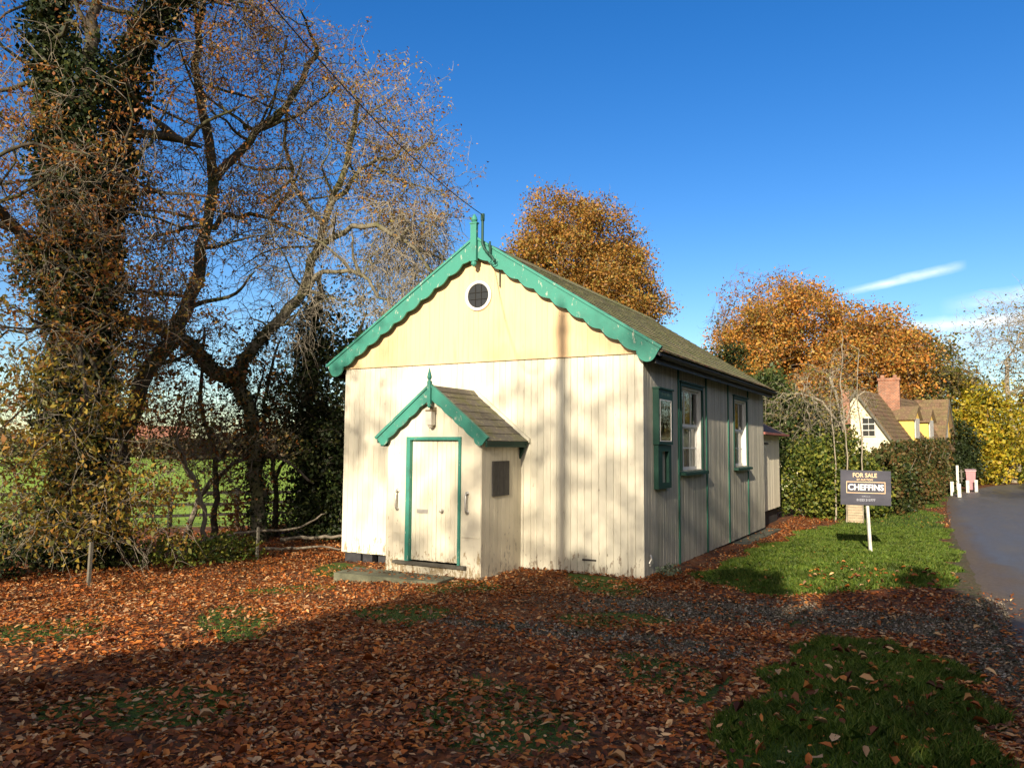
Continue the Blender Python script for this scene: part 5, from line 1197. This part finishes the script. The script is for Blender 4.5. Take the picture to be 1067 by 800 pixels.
# ================================================================== GROUND COVER
def scatter(n, x0, x1, y0, y1, dens):
    x = rng.uniform(x0, x1, n); y = rng.uniform(y0, y1, n); k = rng.random(n) < dens(x, y); return x[k], y[k]
CAM = np.array([4.0752, -11.5640, 1.9926])
def litter(x, y):
    gr = f_grass(x, y); gv = f_gravel(x, y); rd = road_d(x, y)
    inh = (x > -6.0) & (x < .02) & (y > -.02) & (y < 9.3) | (x > PX0) & (x < PX1) & (y > PY - .03) & (y < 0)
    d = np.where(gr > .5, .05, 1.); d = np.where((gr > .5) & (x < 2.5) & (y < -.5), .55, d)
    d = d * (1 - .86 * np.clip(gv * 1.3, 0, 1)); d = np.where(rd > 0, .30 * np.exp(-rd * 1.4) * (y < 6) + .02, d)
    n_ = .5 + .5 * np.sin(x * 1.3 + 2 * np.sin(y * .9)) * np.sin(y * 1.6 + x * .5); n2 = .5 + .5 * np.sin(x * 4.1 + y * 2.2) * np.sin(y * 5.3 - x * 1.7)
    n3 = .5 + .5 * np.sin(x * 2.3 - y * 1.1 + 2.2 * np.sin(y * 1.7 - x * .8)) * np.sin(y * 3.1 + 1.5 * np.sin(x * 1.9)); d = d * (.5 + .5 * n_) * (.55 + .45 * n2) * np.where(x > -3.5, .30 + .85 * n3, .75 + .3 * n3)
    d = d * np.where((gv > .3) & (gr < .5), .8 + 1.6 * (np.sin(x * 3.3 + np.sin(y * 4)) * np.sin(y * 5.1 + x) > .25), 1); d = np.where((x > 1.2) & (y > 6), d * .35, d); d = np.where((x > 0) & (x < .36) & (y > .8) & (y < 9.6), d * .12, d); d = np.where((x > -4.36) & (x < -2.46) & (y > -2.08) & (y < -1.5), d * .3, d)
    return d * (~inh)
def place(x, y, size, lift=.012):
    z = ground_z(x, y) + np.where((x > .0) & (x < .34) & (y > .9) & (y < 9.6), np.maximum(0, -.055 - ground_z(x, y)), 0) + np.where(road_d(x, y) > 0, .052, 0)
    z = np.where((x > -4.36) & (x < -2.46) & (y > -2.08) & (y < -1.5), .033, z)
    return np.stack([x, y, z + rng.uniform(.004, lift * 2.2, len(x)) + size * .1], 1)
L_fall = m_leaf('fallen_leaf', [(.08, .028, .012), (.18, .052, .016), (.34, .095, .022), (.50, .15, .032), (.60, .235, .055), (.70, .46, .24), (.20, .10, .055), (.42, .115, .024), (.14, .06, .035)], .12, .9, .7)
parts = []
x, y = scatter(430000, -9, 4.9, -9.6, 1.2, lambda x, y: litter(x, y) * np.clip(1.5 - .085 * np.hypot(x - CAM[0], y - CAM[1]), .35, 1) * (np.abs(np.arctan2(x - CAM[0], y - CAM[1]) + .5) < .75))
parts.append(place(x, y, .07))
x, y = scatter(85000, -14, -6, -7, 6, lambda x, y: litter(x, y) * .8); parts.append(place(x, y, .07, .02))
x, y = scatter(42000, .0, 2.2, -.5, 14.5, lambda x, y: litter(x, y) * np.where(x < 1.0, 1.0, .25)); parts.append(place(x, y, .07))
x, y = scatter(5000, .9, 4.2, 12.5, 22, lambda x, y: np.where(f_grass(x, y) > .5, .1, .7)); parts.append(place(x, y, .07))
P = np.concatenate(parts); P = P[(road_d(P[:, 0], P[:, 1]) < 0) | (rng.random(len(P)) < .8)]
fl = leaf_mesh('fallen_leaves', P, .043, L_fall, None, flat=.22, aspect=.55, fold=.16, jit=.42, oval=True); tag(fl, 'carpet of russet fallen leaves on the ground', 'leaf litter', kind='stuff')
x, y = scatter(1700, 2.2, 4.5, -8.8, 2.5, lambda x, y: .35 * (f_grass(x, y) > .4) + .1); bp = place(x, y, .09, .04)
x, y = scatter(1400, -3, 4.5, -9.5, -4, lambda x, y: litter(x, y) * .6); bp = np.concatenate([bp, place(x, y, .1, .04)])
fl2 = leaf_mesh('curled_leaves', bp, .072, L_fall, None, flat=.28, aspect=.5, fold=.35, jit=.25, oval=True); tag(fl2, 'larger curled brown leaves lying on the grass hump and drive', 'leaf litter', kind='stuff')

x, y = scatter(90000, -1.5, 4.7, -6, .6, lambda x, y: np.clip(f_gravel(x, y) * 1.3, 0, 1) * (f_grass(x, y) < .5) * (road_d(x, y) < .3))
m_st = m_leaf('drive_grit', [(.05, .04, .03), (.13, .105, .075), (.24, .20, .15), (.40, .36, .30)], .02, 3, .7)
st = leaf_mesh('drive_grit', place(x, y, .012, .004), .020, m_st, None, flat=.5, aspect=.9, oval=True, jit=.4); tag(st, 'gritty stones on the muddy drive', 'grit', kind='stuff')
L_grass = m_leaf('grass_blade', [(.05, .105, .012), (.09, .17, .018), (.14, .23, .028), (.24, .27, .05)], .35, 2.5, .6)
def grass(name, label, x, y, h, w):
    n = len(x); z = ground_z(x, y); a = rng.uniform(0, 2 * math.pi, n); L_ = h * rng.uniform(.4, 1.35, n); L_ = L_ * (.65 + .7 * (.5 + .5 * np.sin(x * 3.1 + 2 * np.sin(y * 2.3)) * np.sin(y * 2.9 + x))); lean = rng.normal(size=(n, 2)) * .5
    b = np.stack([x, y, z - .01], 1); s = np.stack([np.cos(a), np.sin(a), np.zeros(n)], 1) * (w * .5)
    midp = b + np.stack([lean[:, 0] * L_ * .35, lean[:, 1] * L_ * .35, L_ * .6], 1); tip = b + np.stack([lean[:, 0] * L_, lean[:, 1] * L_, L_ * .95], 1)
    V = np.stack([b - s, b + s, midp + s * .7, tip, midp - s * .7], 1).reshape(-1, 3); F = np.arange(5 * n).reshape(-1, 5)
    o = np_mesh(name, V, F, L_grass); tag(o, label, 'grass', kind='stuff'); return o
x, y = scatter(120000, 2.4, 4.7, -9.3, -2.4, lambda x, y: (soft(x, y, MOUND) > .45) * (.65 + .35 * np.sin(x * 9) * np.sin(y * 8)))
grass('mound_grass', 'short dark grass on the shaded hump by the drive', x, y, .07, .008)
x, y = scatter(150000, .4, 4.4, -.6, 12, lambda x, y: (soft(x, y, VERGE) > .45) * np.clip(1.05 - .03 * y, .3, 1))
x2, y2 = scatter(50000, .8, 5.2, 12, 37, lambda x, y: (np.maximum(soft(x, y, VERGE), soft(x, y, VERGE2)) > .45) * .8)
grass('verge_grass', 'sunlit mown grass of the roadside verge', np.concatenate([x, x2]), np.concatenate([y, y2]), .06, .013)
x, y = scatter(60000, -6, 2.6, -9, -.4, lambda x, y: (f_grass(x, y) > .33) * .7)
grass('drive_grass', 'thin grass tufts growing through the leafy drive', x, y, .035, .008)
shrub('weed_tuft', 'small grey-green weed at the foot of the chapel front right corner', [(.22, .55, .03, .20, .34, .13)], 600, .035, m_leaf('weed_leaf', [(.06, .09, .05), (.12, .16, .10), (.2, .25, .17)], .2, 3), stems=12, sr=.003, cat='plant')

# ================================================================== TREES AND HEDGE BEHIND THE CAMERA (they cast the shade)
BH = 'hedge and trees on the south side of the lane'
hedge('boundary_hedge', 'tall dense boundary hedge behind the photographer', [(.2, -18.2), (1.2, -18.1), (3.2, -18.0), (8, -18), (14, -18)], (4.5, 5.6, 5.9, 6.0, 5.8), 1.8, 52000, .26, L_dark, group=BH)
hedge('boundary_hedge', 'lower boundary hedge behind the photographer to the left', [(-16, -17.6), (-8, -18.0), (-3.0, -18.2), (-1.0, -18.2), (.0, -18.2)], (2.6, 2.6, 2.6, 2.9, 4.1), 1.8, 34000, .26, L_dark, group=BH)
hedge('boundary_hedge', 'tall tree-like hedge on the east side of the lane', [(11.5, -12), (11.3, 0), (11.2, 12), (12.4, 30), (13.8, 38), (17.0, 47)], (5.5, 6.5, 6.8, 6.5, 6.5, 6.5), 2.2, 46000, .32, L_olive, group=BH)
big_tree('bare_oak', 'thin-crowned oak standing behind the photographer', (4.4, -34, 0), [(4.4, -34, 4), (4.2, -34, 8), (4.3, -34, 11)],
         [(4.3, -34, 13.3, 2.0, 2.4, 1.7, 1.5), (5.2, -34, 15.2, 1.4, 2, 1.2, .4), (2.6, -34, 14.6, 1.0, 2, 1.2, .3), (-.8, -34, 14.5, .8, 2, 1.5, .4), (1.4, -34, 12.7, 1.2, 2, .6, .3)], 170, L_brown, 2600, .16, r=.3, tw=dict(k=2, length=1.0, rt=.02, sub=2, rmax=.05), clump=.5, step=.6)

for i, (x_, y_, r_) in enumerate(((-4.2, -19.5, .10), (-5.6, -21, .13))):
    big_tree('slim_tree', ['slim tree behind the photographer, nearer the lane', 'slim tree behind the photographer, farther left'][i], (x_, y_, 0), [(x_ + .2, y_, 4), (x_ - .1, y_, 8), (x_ + .1, y_, 11)], [(x_, y_, 10.5, 1.2, 1.4, 1.8)], 90, L_brown, 700, .14, r=r_, clump=.4)

# ================================================================== SKY, SUN, CAMERA
world = bpy.data.worlds.new('World'); sc.world = world; world.use_nodes = True; nt = world.node_tree; nt.nodes.clear()
out = nt.nodes.new('ShaderNodeOutputWorld'); bg = nt.nodes.new('ShaderNodeBackground'); sky = nt.nodes.new('ShaderNodeTexSky'); sky.sky_type = 'NISHITA'
sky.sun_disc = False; sky.sun_elevation = el_s; sky.sun_rotation = math.pi - az_s; sky.altitude = 50; sky.air_density = 1.0; sky.dust_density = .3; sky.ozone_density = 3.2
def wn(k): return nt.nodes.new(k)
def wm(op, a, b=0., c=0., clamp=False):
    n = wn('ShaderNodeMath'); n.operation = op; n.use_clamp = clamp
    for i, v in enumerate((a, b, c)):
        if isinstance(v, (int, float)): n.inputs[i].default_value = v
        else: nt.links.new(v, n.inputs[i])
    return n.outputs[0]
hs = wn('ShaderNodeHueSaturation'); hs.inputs['Saturation'].default_value = 1.35; hs.inputs['Hue'].default_value = .513; hs.inputs['Value'].default_value = 1.0; nt.links.new(sky.outputs[0], hs.inputs['Color'])
tc = wn('ShaderNodeTexCoord'); sx = wn('ShaderNodeSeparateXYZ'); nt.links.new(tc.outputs['Generated'], sx.inputs[0])
azn = wm('ARCTAN2', sx.outputs[0], sx.outputs[1]); eln = wm('ARCSINE', sx.outputs[2])
cmb = wn('ShaderNodeCombineXYZ'); nt.links.new(azn, cmb.inputs[0]); nt.links.new(eln, cmb.inputs[1])
def wnoise(scale, sx_, sy_, det=6):
    mp = wn('ShaderNodeMapping'); mp.inputs['Scale'].default_value = (sx_, sy_, 1); nt.links.new(cmb.outputs[0], mp.inputs[0]); n = wn('ShaderNodeTexNoise'); n.inputs['Scale'].default_value = scale; n.inputs['Detail'].default_value = det; n.inputs['Roughness'].default_value = .62; nt.links.new(mp.outputs[0], n.inputs[0]); return n.outputs[0]
def streak(az0, el0, az1, el1, wdt, strength):
    sl = (el1 - el0) / (az1 - az0); n1 = wnoise(9, 1, 3)
    d = wm('ABSOLUTE', wm('SUBTRACT', wm('SUBTRACT', eln, el0), wm('MULTIPLY', wm('SUBTRACT', azn, az0), sl)))
    d = wm('ADD', d, wm('MULTIPLY', wm('SUBTRACT', n1, .5), wdt * 1.6)); a = wm('SUBTRACT', 1, wm('DIVIDE', d, wdt), clamp=True)
    mid = (az0 + az1) / 2; hl = (az1 - az0) / 2; e = wm('SUBTRACT', 1, wm('POWER', wm('DIVIDE', wm('ABSOLUTE', wm('SUBTRACT', azn, mid)), hl), 3), clamp=True)
    return wm('MULTIPLY', wm('MULTIPLY', wm('MULTIPLY', a, e), strength), wnoise(26, 1, 2.5))
def azel(px, py):
    f, pi_, ro, ya = 811.13, .0807523, .007304, -.505626; a, b = px - 533.5, py - 400; c, s = math.cos(ro), math.sin(ro); u = c * a + s * b; v = -s * a + c * b
    fw_ = Vector((math.sin(ya) * math.cos(pi_), math.cos(ya) * math.cos(pi_), math.sin(pi_))); rt_ = Vector((math.cos(ya), -math.sin(ya), 0)); d = (fw_ * f + rt_ * u - rt_.cross(fw_) * v).normalized()
    return math.atan2(d.x, d.y), math.asin(d.z)
A0, A1 = (-.0855, .1895), (.0195, .2105)
cl = streak(-.105, .1835, .030, .205, .0062, 1.0)
cl = wm('ADD', cl, streak(-.10, .137, .30, .150, .010, 1.3)); cl = wm('ADD', cl, streak(.0, .160, .40, .185, .014, 1.0)); cl = wm('ADD', cl, streak(-.16, .115, .20, .120, .03, .5)); cl = wm('ADD', cl, streak(-.22, .13, -.05, .12, .02, .5))
mx = wn('ShaderNodeMix'); mx.data_type = 'RGBA'; nt.links.new(wm('MINIMUM', cl, .75), mx.inputs[0]); nt.links.new(hs.outputs[0], mx.inputs[6]); mx.inputs[7].default_value = (7.5, 8.2, 9.2, 1)
# warm bright haze added to the unseen south sky as fill for the shade
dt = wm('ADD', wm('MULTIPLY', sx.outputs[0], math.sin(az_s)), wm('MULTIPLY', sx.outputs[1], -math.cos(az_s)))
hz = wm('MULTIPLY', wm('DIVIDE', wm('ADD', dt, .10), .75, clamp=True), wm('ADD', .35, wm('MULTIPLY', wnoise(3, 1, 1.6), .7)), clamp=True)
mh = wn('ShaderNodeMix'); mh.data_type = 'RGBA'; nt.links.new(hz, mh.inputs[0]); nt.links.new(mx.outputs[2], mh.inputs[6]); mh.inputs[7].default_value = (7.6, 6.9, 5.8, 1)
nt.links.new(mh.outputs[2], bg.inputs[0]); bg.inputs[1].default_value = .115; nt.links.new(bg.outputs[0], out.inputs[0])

sd = Vector((math.sin(az_s) * math.cos(el_s), -math.cos(az_s) * math.cos(el_s), math.sin(el_s)))
sl_ = bpy.data.lights.new('sun', 'SUN'); sl_.energy = 5.0; sl_.angle = R(.53); sl_.color = (1.0, .91, .78); so = bpy.data.objects.new('sun', sl_); so.rotation_euler = sd.to_track_quat('Z', 'Y').to_euler(); so.location = (0, -30, 30); COL.objects.link(so)

cam = bpy.data.cameras.new('camera'); co = bpy.data.objects.new('camera', cam); COL.objects.link(co); sc.camera = co
f, pi_, ro, ya = 811.13, .0807523, .007304, -.505626
fw_ = Vector((math.sin(ya) * math.cos(pi_), math.cos(ya) * math.cos(pi_), math.sin(pi_))); rt_ = Vector((math.cos(ya), -math.sin(ya), 0)); up_ = rt_.cross(fw_)
c, s = math.cos(ro), math.sin(ro); X = rt_ * c + up_ * s; Y = rt_ * -s + up_ * c; Z = -fw_
co.matrix_world = Matrix(((X.x, Y.x, Z.x, CAM[0]), (X.y, Y.y, Z.y, CAM[1]), (X.z, Y.z, Z.z, CAM[2]), (0, 0, 0, 1)))
cam.sensor_width = 36; cam.lens = 36 * f / 1067; cam.clip_start = .05; cam.clip_end = 4000
sc.view_settings.view_transform = 'Standard'; sc.view_settings.look = 'None'; sc.view_settings.exposure = 0.72; sc.view_settings.gamma = 1
sc.view_settings.use_white_balance = True; sc.view_settings.white_balance_temperature = 7200; sc.view_settings.white_balance_tint = 10
sc.render.resolution_x = 1024; sc.render.resolution_y = 767
sc.cycles.max_bounces = 6; sc.cycles.diffuse_bounces = 3; sc.cycles.transparent_max_bounces = 12
